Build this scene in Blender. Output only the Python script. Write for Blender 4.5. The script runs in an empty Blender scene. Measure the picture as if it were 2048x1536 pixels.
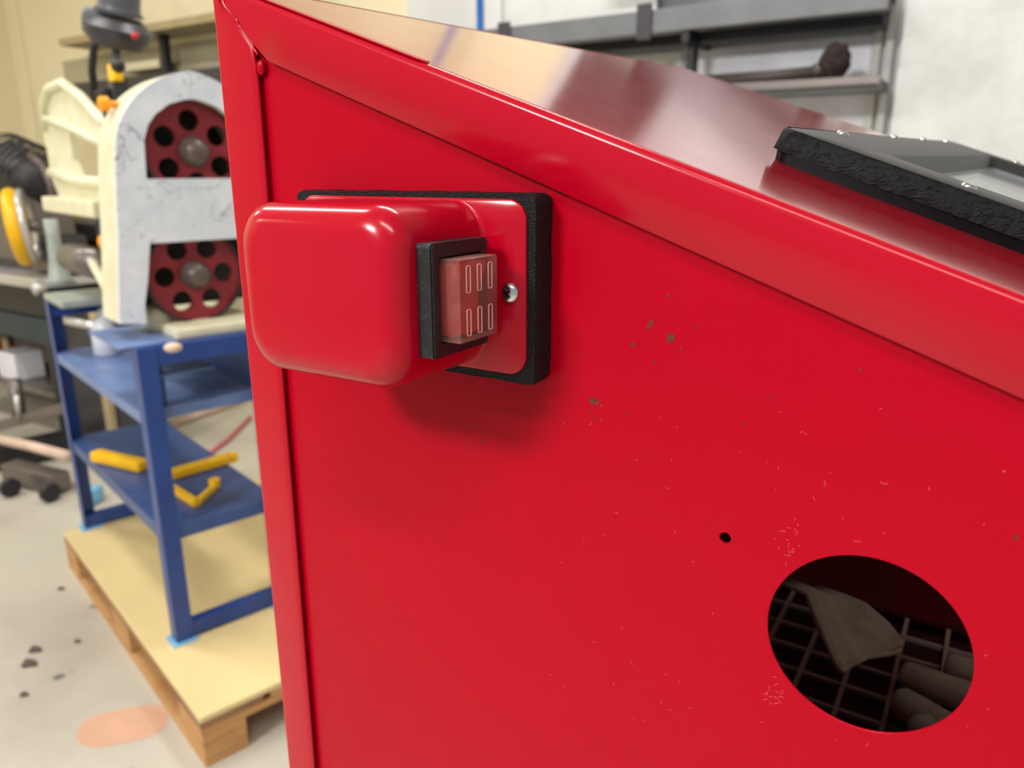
import bpy, bmesh, math, random
from mathutils import Vector, Matrix, noise
random.seed(7)
SC = bpy.context.scene
COL = SC.collection
H = 1.28                      # camera height above the floor
# ---------------------------------------------------------------- camera
FPX = 1515.0
PIT, ROL, YAW = math.radians(15.7), math.radians(-.16), math.radians(-32.4)
FW = Vector((math.sin(YAW) * math.cos(PIT), math.cos(YAW) * math.cos(PIT), -math.sin(PIT)))
RT = Vector((math.cos(YAW), -math.sin(YAW), 0))
UP = RT.cross(FW)
RC = RT * math.cos(ROL) + UP * math.sin(ROL)
UC = -RT * math.sin(ROL) + UP * math.cos(ROL)
CAM = Vector((0, 0, H))
cd = bpy.data.cameras.new('camera'); cam = bpy.data.objects.new('camera', cd); COL.objects.link(cam)
cd.sensor_fit = 'HORIZONTAL'; cd.sensor_width = 36; cd.lens = FPX / 2048 * 36
m = Matrix((RC, UC, -FW)).transposed().to_4x4(); m.translation = CAM
cam.matrix_world = m
cd.clip_start = .01
cd.dof.use_dof = True; cd.dof.focus_distance = .30; cd.dof.aperture_fstop = 11.5
SC.camera = cam
# ---------------------------------------------------------------- world, light, exposure
w = bpy.data.worlds.new('world'); SC.world = w; w.use_nodes = True
w.node_tree.nodes['Background'].inputs[0].default_value = (.93, .97, 1, 1)
w.node_tree.nodes['Background'].inputs[1].default_value = .36
SC.view_settings.view_transform = 'Standard'; SC.view_settings.look = 'None'
SC.view_settings.gamma = 1; SC.view_settings.exposure = .25; SC.view_settings.use_curve_mapping = False
SC.cycles.use_denoising = True

def area(name, loc, target, sx, sy, power, col=(1, 1, 1)):
    l = bpy.data.lights.new(name, 'AREA'); l.shape = 'RECTANGLE'; l.size = sx; l.size_y = sy; l.energy = power; l.color = col
    o = bpy.data.objects.new(name, l); COL.objects.link(o); o.location = loc
    o.rotation_euler = (Vector(target) - Vector(loc)).to_track_quat('-Z', 'Y').to_euler()
    return o
# daylight from the high front windows of the workshop (behind the camera) and tube lights
area('daylight_key', (-1.35, -3.0, H + 2.05), (-.12, .24, H), .8, .45, 110, (1, .98, .96))
for x_, y_ in ((-5.2, .6), (-2.6, .6), (-5.2, -2.2), (.6, -1.2), (-1.2, 1.9)):
    area('tube_light', (x_, y_, H + 2.12), (x_, y_, 0), 1.5, .16, 30, (1, .985, .955))

# ---------------------------------------------------------------- helpers
def ray(px, py):
    return FW + RC * ((px - 1024) / FPX) + UC * ((768 - py) / FPX)
def atY(px, py, y):
    v = ray(px, py); return CAM + v * (y / v.y)
def atZ(px, py, z):
    v = ray(px, py); return CAM + v * ((z - H) / v.z)

def empty(name, loc, label=None, cat=None, group=None, rz=0):
    o = bpy.data.objects.new(name, None); COL.objects.link(o); o.location = loc; o.empty_display_size = .05
    o.rotation_euler = (0, 0, rz)
    tag(o, label, cat, group); return o
def tag(o, label=None, cat=None, group=None, kind=None):
    if label: o['label'] = label
    if cat: o['category'] = cat
    if group: o['group'] = group
    if kind: o['kind'] = kind
    return o
def wloc(o):
    v = Vector((0, 0, 0))
    while o is not None:
        v = v + o.location; o = o.parent
    return v
def obj(name, bm, mat, parent=None, smooth=False, label=None, angle=None):
    """bm holds world coordinates; moved to the local frame of the parent."""
    if isinstance(bm, tuple):
        me = bpy.data.meshes.new(name); me.from_pydata([tuple(v) for v in bm[0]], [], bm[1])
        b = bmesh.new(); b.from_mesh(me); bm = b
    else:
        me = bpy.data.meshes.new(name)
    bmesh.ops.recalc_face_normals(bm, faces=bm.faces)
    off = wloc(parent) if parent else None
    if off is None:
        mn = [min(v.co[i] for v in bm.verts) for i in range(3)]; mx = [max(v.co[i] for v in bm.verts) for i in range(3)]
        off = Vector(((mn[0] + mx[0]) / 2, (mn[1] + mx[1]) / 2, mn[2]))
        loc = off
    else:
        loc = None
    for v in bm.verts: v.co -= off
    if smooth:
        for f in bm.faces: f.smooth = True
        if angle:
            for e in bm.edges:
                if len(e.link_faces) == 2 and e.calc_face_angle(0) > math.radians(angle): e.smooth = False
    bm.to_mesh(me); bm.free()
    if mat: me.materials.append(mat)
    o = bpy.data.objects.new(name, me); COL.objects.link(o)
    if parent: o.parent = parent
    if loc is not None: o.location = loc
    if label: o['label'] = label
    return o
def struct(name, bm, mat, parent=None, smooth=False):
    o = obj(name, bm, mat, parent, smooth)
    if parent is None: o['kind'] = 'structure'
    return o
def NB(): return bmesh.new()
def hexa(bm, P, bev=0, seg=2):
    """box from 8 corners: 4 of one end then 4 of the other end, in the same turn"""
    vs = [bm.verts.new(p) for p in P]
    fs = [(0, 1, 2, 3), (7, 6, 5, 4), (0, 4, 5, 1), (1, 5, 6, 2), (2, 6, 7, 3), (3, 7, 4, 0)]
    F = [bm.faces.new([vs[i] for i in f]) for f in fs]
    if bev:
        ed = list({e for f in F for e in f.edges})
        bmesh.ops.bevel(bm, geom=ed, offset=bev, segments=seg, profile=.6, affect='EDGES', clamp_overlap=True)
    return bm
def box(bm, c, s, bev=0, ax=None, seg=2):
    """c centre, s full sizes, ax optional three axes"""
    c = Vector(c); X, Y, Z = ax if ax else (Vector((1, 0, 0)), Vector((0, 1, 0)), Vector((0, 0, 1)))
    P = []
    for sz in (-1, 1):
        for sx, sy in ((-1, -1), (1, -1), (1, 1), (-1, 1)):
            P.append(c + X * (sx * s[0] / 2) + Y * (sy * s[1] / 2) + Z * (sz * s[2] / 2))
    return hexa(bm, P, bev, seg)
def bar(bm, a, b, wdt, hgt, bev=0, upv=(0, 0, 1)):
    a, b = Vector(a), Vector(b); d = (b - a); L = d.length; d.normalize()
    s = d.cross(Vector(upv)); s = s.normalized() if s.length > 1e-5 else Vector((1, 0, 0)); u = s.cross(d)
    return box(bm, (a + b) / 2, (L, wdt, hgt), bev, (d, s, u))
def tube(bm, pts, r, n=10, caps=True):
    pts = [Vector(p) for p in pts]; rs = r if isinstance(r, (list, tuple)) else [r] * len(pts)
    rings = []; ref = None
    for i, p in enumerate(pts):
        d = (pts[min(i + 1, len(pts) - 1)] - pts[max(i - 1, 0)]).normalized()
        if ref is None:
            ref = d.orthogonal().normalized()
        s = (ref - d * ref.dot(d)).normalized(); ref = s; u = d.cross(s)
        rings.append([bm.verts.new(p + (s * math.cos(2 * math.pi * k / n) + u * math.sin(2 * math.pi * k / n)) * rs[i]) for k in range(n)])
    for A, B in zip(rings, rings[1:]):
        for k in range(n): bm.faces.new((A[k], A[(k + 1) % n], B[(k + 1) % n], B[k]))
    if caps:
        bm.faces.new(rings[0][::-1]); bm.faces.new(rings[-1])
    return bm
def lathe(bm, o, ax, prof, n=32, caps=True):
    """prof: (distance along ax, radius)"""
    o = Vector(o); ax = Vector(ax).normalized(); s = ax.orthogonal().normalized(); u = ax.cross(s); rings = []
    for t, r in prof:
        rings.append([bm.verts.new(o + ax * t + (s * math.cos(2 * math.pi * k / n) + u * math.sin(2 * math.pi * k / n)) * max(r, 1e-5)) for k in range(n)])
    for A, B in zip(rings, rings[1:]):
        for k in range(n): bm.faces.new((A[k], A[(k + 1) % n], B[(k + 1) % n], B[k]))
    if caps:
        bm.faces.new(rings[0][::-1]); bm.faces.new(rings[-1])
    return bm
def torus(bm, o, ax, R, r, n=36, k=10, flat=1.0):
    o = Vector(o); ax = Vector(ax).normalized(); s = ax.orthogonal().normalized(); u = ax.cross(s); rings = []
    for i in range(n):
        a = 2 * math.pi * i / n; d = s * math.cos(a) + u * math.sin(a)
        rings.append([bm.verts.new(o + d * (R + r * math.cos(2 * math.pi * j / k)) + ax * (r * flat * math.sin(2 * math.pi * j / k))) for j in range(k)])
    for i in range(n):
        A, B = rings[i], rings[(i + 1) % n]
        for j in range(k): bm.faces.new((A[j], A[(j + 1) % k], B[(j + 1) % k], B[j]))
    return bm
def ball(bm, c, r, sc=(1, 1, 1), seg=20):
    return bmesh.ops.create_uvsphere(bm, u_segments=seg, v_segments=seg // 2, radius=r,
        matrix=Matrix.Translation(Vector(c)) @ Matrix.Diagonal((*sc, 1)))
def plate(bm, loops, fn, t0, t1):
    """extruded polygon with holes; loops of (u,v); fn(u,v,t) -> world"""
    es = []; 
    for L in loops:
        vs = [bm.verts.new(fn(u, v, t0)) for u, v in L]
        es += [bm.edges.new((vs[i], vs[(i + 1) % len(vs)])) for i in range(len(vs))]
    g = bmesh.ops.triangle_fill(bm, edges=es, use_beauty=True, use_dissolve=False)
    fs = [x for x in g['geom'] if isinstance(x, bmesh.types.BMFace)]
    d = Vector(fn(0, 0, t1)) - Vector(fn(0, 0, t0))
    g = bmesh.ops.extrude_face_region(bm, geom=fs, use_keep_orig=True)
    bmesh.ops.translate(bm, vec=d, verts=[x for x in g['geom'] if isinstance(x, bmesh.types.BMVert)])
    return bm
def circle(cx, cy, r, n=48, ry=None):
    return [(cx + r * math.cos(2 * math.pi * k / n), cy + (ry or r) * math.sin(2 * math.pi * k / n)) for k in range(n)]
def rrect(x0, x1, y0, y1, r, n=8):
    out = []
    for cx, cy, a0 in ((x1 - r, y1 - r, 0), (x0 + r, y1 - r, 90), (x0 + r, y0 + r, 180), (x1 - r, y0 + r, 270)):
        for k in range(n + 1):
            a = math.radians(a0 + 90 * k / n); out.append((cx + r * math.cos(a), cy + r * math.sin(a)))
    return out

# ---------------------------------------------------------------- materials
def S2L(c):
    return tuple((x / 255 / 12.92) if x / 255 <= .04045 else ((x / 255 + .055) / 1.055) ** 2.4 for x in c) + (1,)
class NT:
    def __init__(s, name):
        s.m = bpy.data.materials.new(name); s.m.use_nodes = True; s.t = s.m.node_tree; s.b = s.t.nodes['Principled BSDF']
        s.tc = s.t.nodes.new('ShaderNodeTexCoord')
        s.geo = s.t.nodes.new('ShaderNodeNewGeometry')
    def n(s, ty, **k):
        x = s.t.nodes.new(ty)
        for a, b in k.items():
            if a.startswith('i_'): x.inputs[a[2:]].default_value = b
            else: setattr(x, a, b)
        return x
    def l(s, a, b): s.t.links.new(a, b)
    def noise(s, scale, detail=4, rough=.55, dist=0, vec=None):
        x = s.n('ShaderNodeTexNoise'); x.inputs['Scale'].default_value = scale; x.inputs['Detail'].default_value = detail
        x.inputs['Roughness'].default_value = rough; x.inputs['Distortion'].default_value = dist
        s.l(vec or s.geo.outputs['Position'], x.inputs['Vector']); return x.outputs['Fac']
    def ramp(s, fac, stops):
        x = s.n('ShaderNodeValToRGB'); e = x.color_ramp.elements
        e[0].position, e[0].color = stops[0]; e[1].position, e[1].color = stops[-1]
        for p, c in stops[1:-1]:
            q = e.new(p); q.color = c
        s.l(fac, x.inputs[0]); return x.outputs[0]
    def mix(s, fac, a, b):
        x = s.n('ShaderNodeMix'); x.data_type = 'RGBA'
        for v, i in ((fac, 0), (a, 6), (b, 7)):
            if hasattr(v, 'links') or isinstance(v, bpy.types.NodeSocket): s.l(v, x.inputs[i])
            else: x.inputs[i].default_value = v
        return x.outputs[2]
    def bump(s, fac, strength=.3, dist=.001):
        x = s.n('ShaderNodeBump'); x.inputs['Strength'].default_value = strength; x.inputs['Distance'].default_value = dist
        s.l(fac, x.inputs['Height'])
        if s.b.inputs['Normal'].links: s.l(s.b.inputs['Normal'].links[0].from_socket, x.inputs['Normal'])
        s.l(x.outputs[0], s.b.inputs['Normal']); return x
BW = lambda v: (v, v, v, 1)
def mat(name, col, rough=.5, metal=0, var=.12, vs=8, bumps=0, bs=200, **k):
    t = NT(name); c = S2L(col) if max(col) > 1 else (*col, 1)
    f = t.noise(vs, 5)
    lo = tuple(x * (1 - var) for x in c[:3]) + (1,); hi = tuple(min(1, x * (1 + var)) for x in c[:3]) + (1,)
    t.l(t.ramp(f, [(.3, lo), (.7, hi)]), t.b.inputs['Base Color'])
    t.b.inputs['Roughness'].default_value = rough; t.b.inputs['Metallic'].default_value = metal
    if bumps: t.bump(t.noise(bs, 3), bumps, .001)
    for a, v in k.items(): t.b.inputs[a.replace('_', ' ')].default_value = v
    return t.m

def red_paint(name, col=(176, 0, 28), rough=.26, chips=True, spec=.13, coat=.02):
    t = NT(name); base = S2L(col)
    f = t.noise(5, 3); c1 = tuple(x * .9 for x in base[:3]) + (1,); c2 = tuple(min(1, x * 1.08) for x in base[:3]) + (1,)
    c = t.ramp(f, [(0, c1), (1, c2)])
    t.l(c, t.b.inputs['Base Color'])
    r = t.noise(30, 4); rr = t.ramp(r, [(0, BW(rough * .7)), (1, BW(rough * 1.35))]); t.l(rr, t.b.inputs['Roughness'])
    t.b.inputs['Specular IOR Level'].default_value = spec
    t.b.inputs['Coat Weight'].default_value = coat; t.b.inputs['Coat Roughness'].default_value = .1
    t.bump(t.noise(45, 2, .5), .05, .001)
    return t.m

M = {}
M['red'] = red_paint('red_powder_coat')
M['red_box'] = red_paint('red_box_enamel', (182, 1, 32), .2, False, .3, .10)
M['red_top'] = red_paint('red_top_enamel', (180, 2, 30), .14, False, .6, .7)
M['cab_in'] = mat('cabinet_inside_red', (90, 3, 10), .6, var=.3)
def foam():
    t = NT('black_foam'); v = t.n('ShaderNodeTexVoronoi'); v.inputs['Scale'].default_value = 1500; t.l(t.geo.outputs['Position'], v.inputs['Vector'])
    t.l(t.ramp(v.outputs['Distance'], [(.1, S2L((3, 3, 5))), (.9, S2L((11, 11, 16)))]), t.b.inputs['Base Color']); t.b.inputs['Specular IOR Level'].default_value = .3
    t.l(t.ramp(t.noise(1300, 2), [(.60, BW(.6)), (.72, BW(.18))]), t.b.inputs['Roughness']); sp = t.ramp(t.noise(1900, 2, .6), [(.66, BW(0)), (.72, BW(.3))]); bc = t.b.inputs['Base Color'].links[0].from_socket; t.l(t.mix(sp, bc, S2L((150, 155, 170))), t.b.inputs['Base Color']); t.bump(v.outputs['Distance'], .7, .0006); t.bump(t.noise(1400, 4), .7, .0006)
    return t.m
M['foam'] = foam()
def wrinkle():
    t = NT('textured_black_plastic')
    t.l(t.ramp(t.noise(40, 3), [(.3, S2L((13, 12, 14))), (.7, S2L((20, 19, 21)))]), t.b.inputs['Base Color']); t.b.inputs['Roughness'].default_value = .5; t.b.inputs['Specular IOR Level'].default_value = .10
    mp = t.n('ShaderNodeMapping'); mp.inputs['Scale'].default_value = (.6, 1, 1.3); t.l(t.geo.outputs['Position'], mp.inputs[0])
    n = t.n('ShaderNodeTexNoise'); n.noise_type = 'RIDGED_MULTIFRACTAL' if hasattr(n, 'noise_type') else 'FBM'
    n.inputs['Scale'].default_value = 620; n.inputs['Detail'].default_value = 2; n.inputs['Distortion'].default_value = .6
    t.l(mp.outputs[0], n.inputs['Vector']); t.bump(n.outputs['Fac'], .8, .0006)
    return t.m
M['wrinkle'] = wrinkle()
M['frame_top'] = mat('matte_frame_top', (40, 39, 38), .45, var=.15, bumps=.3, bs=900)
M['blackplastic'] = mat('smooth_black_rubber', (16, 14, 16), .38, var=.15, bumps=.06, Specular_IOR_Level=.1)
def bezelmat():
    t = NT('dusty_black_plastic')
    d = t.ramp(t.noise(900, 3, .6), [(.58, BW(0)), (.72, BW(.35))])
    t.l(t.mix(d, S2L((27, 29, 31)), S2L((120, 100, 105))), t.b.inputs['Base Color']); t.b.inputs['Roughness'].default_value = .45
    t.bump(t.noise(900, 3), .08, .0004); return t.m
M['bezel'] = bezelmat()
def cover():
    t = NT('clear_switch_cover'); b = t.b
    t.l(t.ramp(t.noise(60, 3), [(.35, S2L((140, 88, 84))), (.7, S2L((176, 124, 118)))]), b.inputs['Base Color'])
    b.inputs['Roughness'].default_value = .22; b.inputs['IOR'].default_value = 1.4
    b.inputs['Transmission Weight'].default_value = .0; b.inputs['Alpha'].default_value = .30
    # dust film: denser on the upward faces
    sx = t.n('ShaderNodeSeparateXYZ'); t.l(t.geo.outputs['Normal'], sx.inputs[0])
    up = t.ramp(sx.outputs['Z'], [(.3, BW(0)), (.9, BW(.5))]); d = t.ramp(t.noise(160, 4), [(.3, BW(.30)), (.75, BW(.48))])
    ad = t.n('ShaderNodeMath', operation='ADD'); t.l(up, ad.inputs[0]); t.l(d, ad.inputs[1]); t.l(ad.outputs[0], b.inputs['Alpha'])
    return t.m
M['cover'] = cover()
M['covermark'] = mat('moulded_edge_lines', (232, 178, 165), .3)
M['rocker'] = mat('red_rocker_plastic', (205, 45, 30), .35, var=.1)
M['chrome'] = mat('screw_chrome', (215, 220, 222), .16, 1, var=.05)
M['slot'] = mat('screw_slot_dark', (20, 20, 22), .5)
M['zinc'] = mat('zinc_screw', (206, 206, 200), .2, 1, var=.12, vs=400)
def glassm():
    t = NT('window_glass'); b = t.b; b.inputs['Base Color'].default_value = (.75, .8, .82, 1); b.inputs['Roughness'].default_value = .06
    b.inputs['Alpha'].default_value = .45; b.inputs['IOR'].default_value = 1.5; return t.m
M['glass'] = glassm()
M['grate'] = mat('grate_steel', (190, 165, 155), .35, .1)
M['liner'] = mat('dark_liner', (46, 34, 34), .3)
def cloth():
    t = NT('glove_cloth'); t.l(t.ramp(t.noise(60, 4), [(.3, S2L((205, 188, 166))), (.7, S2L((245, 232, 210)))]), t.b.inputs['Base Color'])
    t.b.inputs['Roughness'].default_value = .9; t.bump(t.noise(500, 4), .4, .001); return t.m
M['cloth'] = cloth()
# workshop
def concrete():
    t = NT('painted_concrete_floor'); 
    c = t.ramp(t.noise(1.2, 6, .6), [(.3, S2L((176, 166, 152))), (.5, S2L((196, 189, 174))), (.7, S2L((200, 197, 180)))])
    d = t.ramp(t.noise(9, 3, .5), [(.70, BW(0)), (.74, BW(1))]); c = t.mix(d, c, S2L((112, 106, 102)))
    e = t.ramp(t.noise(4, 4, .6), [(.60, BW(0)), (.8, BW(.5))]); c = t.mix(e, c, S2L((178, 148, 128)))
    t.l(c, t.b.inputs['Base Color']); t.b.inputs['Roughness'].default_value = .42; t.bump(t.noise(60, 4), .1, .002); return t.m
M['floor'] = concrete()
M['stain'] = mat('salmon_floor_paint', (214, 168, 140), .45, var=.08, vs=12)
def wallm(name, col, col2, sc):
    t = NT(name); t.l(t.ramp(t.noise(sc, 4), [(.3, S2L(col)), (.7, S2L(col2))]), t.b.inputs['Base Color']); t.b.inputs['Roughness'].default_value = .7
    t.bump(t.noise(18, 4), .25, .006); return t.m
M['cream_wall'] = wallm('cream_wall_paint', (234, 220, 180), (242, 232, 198), .8)
M['white_wall'] = wallm('white_wall_paint', (214, 216, 218), (230, 231, 232), 1.2)
def brick():
    t = NT('whitewashed_brick'); c = t.ramp(t.noise(3, 5, .6), [(.3, S2L((208, 209, 206))), (.55, S2L((232, 233, 231))), (.75, S2L((226, 218, 200)))])
    t.l(c, t.b.inputs['Base Color']); t.b.inputs['Roughness'].default_value = .75
    t.bump(t.noise(14, 4), .5, .01); return t.m
M['brick'] = brick()
def ironmat(name, c0, c1, crack=True):
    t = NT(name); c = t.ramp(t.noise(14, 5, .6), [(.3, S2L(c0)), (.7, S2L(c1))])
    if crack:
        a = t.ramp(t.noise(26, 4, .65, 1.2), [(.63, BW(0)), (.72, BW(.75))]); c = t.mix(a, c, S2L((96, 98, 100)))
        b = t.ramp(t.noise(7, 3, .6, .5), [(.62, BW(0)), (.75, BW(.35))]); c = t.mix(b, c, S2L((176, 150, 128)))
        # thin dark seams where the filler has cracked
        v = t.n('ShaderNodeTexVoronoi'); v.feature = 'DISTANCE_TO_EDGE'; v.inputs['Scale'].default_value = 9
        wn = t.n('ShaderNodeTexNoise'); wn.inputs['Scale'].default_value = 18; t.l(t.geo.outputs['Position'], wn.inputs['Vector'])
        wa = t.n('ShaderNodeVectorMath', operation='MULTIPLY_ADD'); t.l(wn.outputs['Color'], wa.inputs[0]); wa.inputs[1].default_value = (.1, .1, .1); t.l(t.geo.outputs['Position'], wa.inputs[2]); t.l(wa.outputs[0], v.inputs['Vector'])
        k = t.ramp(v.outputs['Distance'], [(.0, BW(.75)), (.016, BW(0))]); n = t.ramp(t.noise(8, 2), [(.48, BW(0)), (.56, BW(1))])
        mm = t.n('ShaderNodeMath', operation='MULTIPLY'); t.l(k, mm.inputs[0]); t.l(n, mm.inputs[1]); c = t.mix(mm.outputs[0], c, S2L((60, 62, 66)))
    t.l(c, t.b.inputs['Base Color']); t.b.inputs['Roughness'].default_value = .42; t.bump(t.noise(40, 4), .25, .002); return t.m
M['plate'] = ironmat('worn_pale_iron', (206, 214, 222), (230, 234, 238))
M['cream'] = ironmat('cream_machine_enamel', (214, 208, 172), (234, 229, 198), False)
M['wheelred'] = ironmat('maroon_wheel_paint', (124, 28, 38), (150, 40, 46), False)
M['rubber'] = mat('black_rubber_tyre', (50, 46, 46), .7)
M['dark'] = mat('dark_iron', (34, 32, 34), .5)
M['steel'] = mat('bare_steel', (120, 112, 108), .35, .6, bumps=.1)
M['hub'] = mat('greasy_hub_steel', (98, 84, 80), .4, .3, var=.3, vs=40)
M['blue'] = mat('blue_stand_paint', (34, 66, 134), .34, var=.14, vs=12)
M['blue_dust_sheen'] = mat('dusty_sheen_blue_paint', (106, 130, 178), .36, var=.14, vs=12)  # stand blue lightened for dust and for reflected light painted into the colour
M['blue_shelf'] = mat('faint_dust_sheen_blue', (52, 78, 130), .36, var=.14, vs=12)  # stand blue lifted slightly: dust plus reflection put into the base colour
M['plywood'] = mat('pale_plywood', (226, 202, 146), .5, var=.06, vs=5)
def wood(name, a, b):
    t = NT(name); mp = t.n('ShaderNodeMapping'); mp.inputs['Scale'].default_value = (3, 3, 30); t.l(t.geo.outputs['Position'], mp.inputs[0])
    t.l(t.ramp(t.noise(2, 5, .6, .5, mp.outputs[0]), [(.3, S2L(a)), (.7, S2L(b))]), t.b.inputs['Base Color']); t.b.inputs['Roughness'].default_value = .65; return t.m
M['wood'] = wood('pallet_timber', (176, 122, 72), (210, 164, 106))
M['wood_dark'] = wood('weathered_pallet_timber', (120, 88, 66), (168, 124, 84))
M['yellow'] = mat('yellow_paint', (246, 188, 8), .35)
M['orange'] = mat('orange_plastic_knob', (250, 160, 10), .35)
M['bluepad'] = mat('pale_blue_foam_pad', (120, 176, 214), .7)
M['grey'] = mat('grey_plastic', (96, 97, 102), .4, var=.1)
M['greydark'] = mat('dark_grey_plastic', (58, 56, 60), .4)
M['shelf'] = mat('grey_shelf_steel', (112, 113, 116), .5, .2)
M['board'] = mat('pale_board', (212, 212, 208), .6, var=.05)
M['creamboard'] = mat('cream_board', (232, 220, 184), .6, var=.05)
M['tanboard'] = mat('shaded_tan_board', (186, 176, 146), .6, var=.08)
M['strap'] = mat('blue_strap', (30, 96, 170), .6)
M['brush'] = mat('dark_bristle', (44, 30, 28), .9, bumps=.8, bs=200)
M['woodhandle'] = mat('dark_handle_wood', (70, 60, 56), .6)
M['white'] = mat('white_plastic', (226, 226, 232), .35)
M['redplastic'] = mat('red_plastic_bin', (190, 24, 30), .4)
M['teal'] = mat('dark_teal_paint', (28, 48, 56), .45)
M['greygreen'] = mat('grey_green_casting', (158, 164, 156), .4, bumps=.2)
M['lightsteel'] = mat('bright_table_steel', (200, 198, 194), .28, .5)
M['beige'] = mat('beige_box', (214, 186, 166), .6)
M['hose'] = mat('faded_red_hose', (190, 100, 104), .5)
M['terracotta'] = mat('orange_brown_ring', (190, 96, 60), .6)
M['khaki'] = mat('khaki_card', (176, 158, 118), .7)
M['ceil'] = mat('ceiling_panel', (206, 204, 198), .8, var=.04)
t = NT('tube_glow'); t.b.inputs['Emission Color'].default_value = (1, .97, .92, 1); t.b.inputs['Emission Strength'].default_value = 6; M['tube'] = t.m

# ================================================================ STRUCTURE
WX0, WX1, WY0, WY1, CZ = -6.66, 3.2, -4.6, 3.3, H + 2.25
struct('floor', box(NB(), ((WX0 + WX1) / 2, (WY0 + WY1) / 2, -.05), (WX1 - WX0 + .4, WY1 - WY0 + .4, .1)), M['floor'])
struct('ceiling', box(NB(), ((WX0 + WX1) / 2, (WY0 + WY1) / 2, CZ + .05), (WX1 - WX0 + .4, WY1 - WY0 + .4, .1)), M['ceil'])
XS = -1.66      # where the cream lining stops and the white wall begins
struct('wall_back', box(NB(), ((XS + WX1) / 2, WY1 + .06, CZ / 2), (WX1 - XS, .12, CZ)), M['white_wall'])
struct('wall_back_lining', box(NB(), ((WX0 + XS) / 2, WY1 + .055, CZ / 2), (XS - WX0, .13, CZ)), M['cream_wall'])
struct('wall_left', box(NB(), (WX0 - .06, (WY0 + WY1) / 2, CZ / 2), (.12, WY1 - WY0 + .24, CZ)), M['cream_wall'])
# whitewashed brick pier at the right, with its trim
p0 = atY(1800, 100, 3.12).x
struct('wall_right_pier', box(NB(), ((p0 + 1.2) / 2, 3.21, CZ / 2), (1.2 - p0, .18, CZ), .01), M['brick'])
for k, (pa, pb, dy) in enumerate(((1745, 1764, .03), (1774, 1790, .05))):
    xa, xb = atY(pa, 100, WY1).x, atY(pb, 100, WY1).x
    struct('trim_%d' % (k + 1), box(NB(), ((xa + xb) / 2, WY1 - dy / 2, CZ / 2), (xb - xa, dy, CZ), .004), M['board'])
for pxl in (66,):
    xa = atY(pxl, 200, WY1 - .0).x
    struct('trim_3', box(NB(), (xa + .02, WY1 - .02, CZ / 2), (.05, .04, CZ)), M['cream_wall'])

# tube light fixtures under the ceiling, above the area lights' planes
src = None
for i, (x_, y_) in enumerate(((-5.2, .6), (-2.6, .6), (-5.2, -2.2), (.6, -1.2), (-1.2, 1.9))):
    lab = ['tube light over the far left machines', 'tube light above the blue stand', 'tube light at the rear left of the hall', 'tube light behind the red cabinet operator', 'tube light near the back wall shelves'][i]
    e = empty('ceiling_light', (x_, y_, CZ), lab + ', mounted on the ceiling', 'light', 'ceiling tube lights')
    obj('housing', box(NB(), (x_, y_, CZ - .03), (1.6, .2, .06), .01), M['white'], e)
    obj('tube', tube(NB(), [(x_ - .74, y_, CZ - .085), (x_ + .74, y_, CZ - .085)], .02, 12), M['tube'], e)

# ================================================================ BLAST CABINET
D = .24
def E_z(x): return H + .0696 - .358 * (x + .2767)      # slanted outer edge
def S_z(x): return H + .047 - .3671 * (x + .2798)      # seam below it
EPS = .04; W = .60
XB, XR = -.3093, .36
CBZ = H - .50
cab = empty('blast_cabinet', (0.03, D + W / 2, 0), 'glossy red sheet-metal blasting cabinet with a sloping lid and round port, filling the foreground', 'cabinet')

# round port (slightly oval as measured), small drilled hole
hole = []
for k in range(72):
    a = 2 * math.pi * k / 72
    hole.append((-.0184 + .0312 * math.cos(a), H - .1496 + .0318 * math.sin(a)))
shx = atY(1450, 1076, D + .0032)
small = circle(shx.x, shx.z, .0021, 20)
YP = D + .0032
lo = [(XB + .004, CBZ + .004), (XR - .004, CBZ + .004), (XR - .004, E_z(XR - .004) - .004), (XB + .004, E_z(XB + .004) - .004)]
obj('side_panel', plate(NB(), [lo, hole, small], lambda u, v, t: (u, YP + t, v), 0, .0012), M['red'], cab)
# rolled rim line round the port
bm = NB(); n = len(hole)
def rim(bm):
    r = .00055; rings = []
    for k in range(72):
        a = 2 * math.pi * k / 72; dx, dz = math.cos(a), math.sin(a)
        c = Vector((-.0184 + .0312 * dx, YP + .0005, H - .1496 + .0318 * dz))
        rings.append([bm.verts.new(c + Vector((dx, 0, dz)) * r * math.cos(b) * .9 + Vector((0, -1, 0)) * r * math.sin(b)) for b in [j * math.pi / 4 for j in range(8)]])
    for i in range(72):
        A, B = rings[i], rings[(i + 1) % 72]
        for j in range(8): bm.faces.new((A[j], A[(j + 1) % 8], B[(j + 1) % 8], B[j]))
    return bm
obj('port_rim', rim(bm), M['red'], cab, True)

# folded sheet swept along a line: profile of (y,z offsets normal to slope)
def sweep(bm, A, B, prof, n=1, fB=None):
    rings = []
    for i in range(n + 1):
        k = i / n; P = A.lerp(B, k)
        rings.append([bm.verts.new(P + q) for q in prof(k)])
    for R0, R1 in zip(rings, rings[1:]):
        for j in range(len(R0) - 1): bm.faces.new((R0[j], R0[j + 1], R1[j + 1], R1[j]))
    return bm
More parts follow.
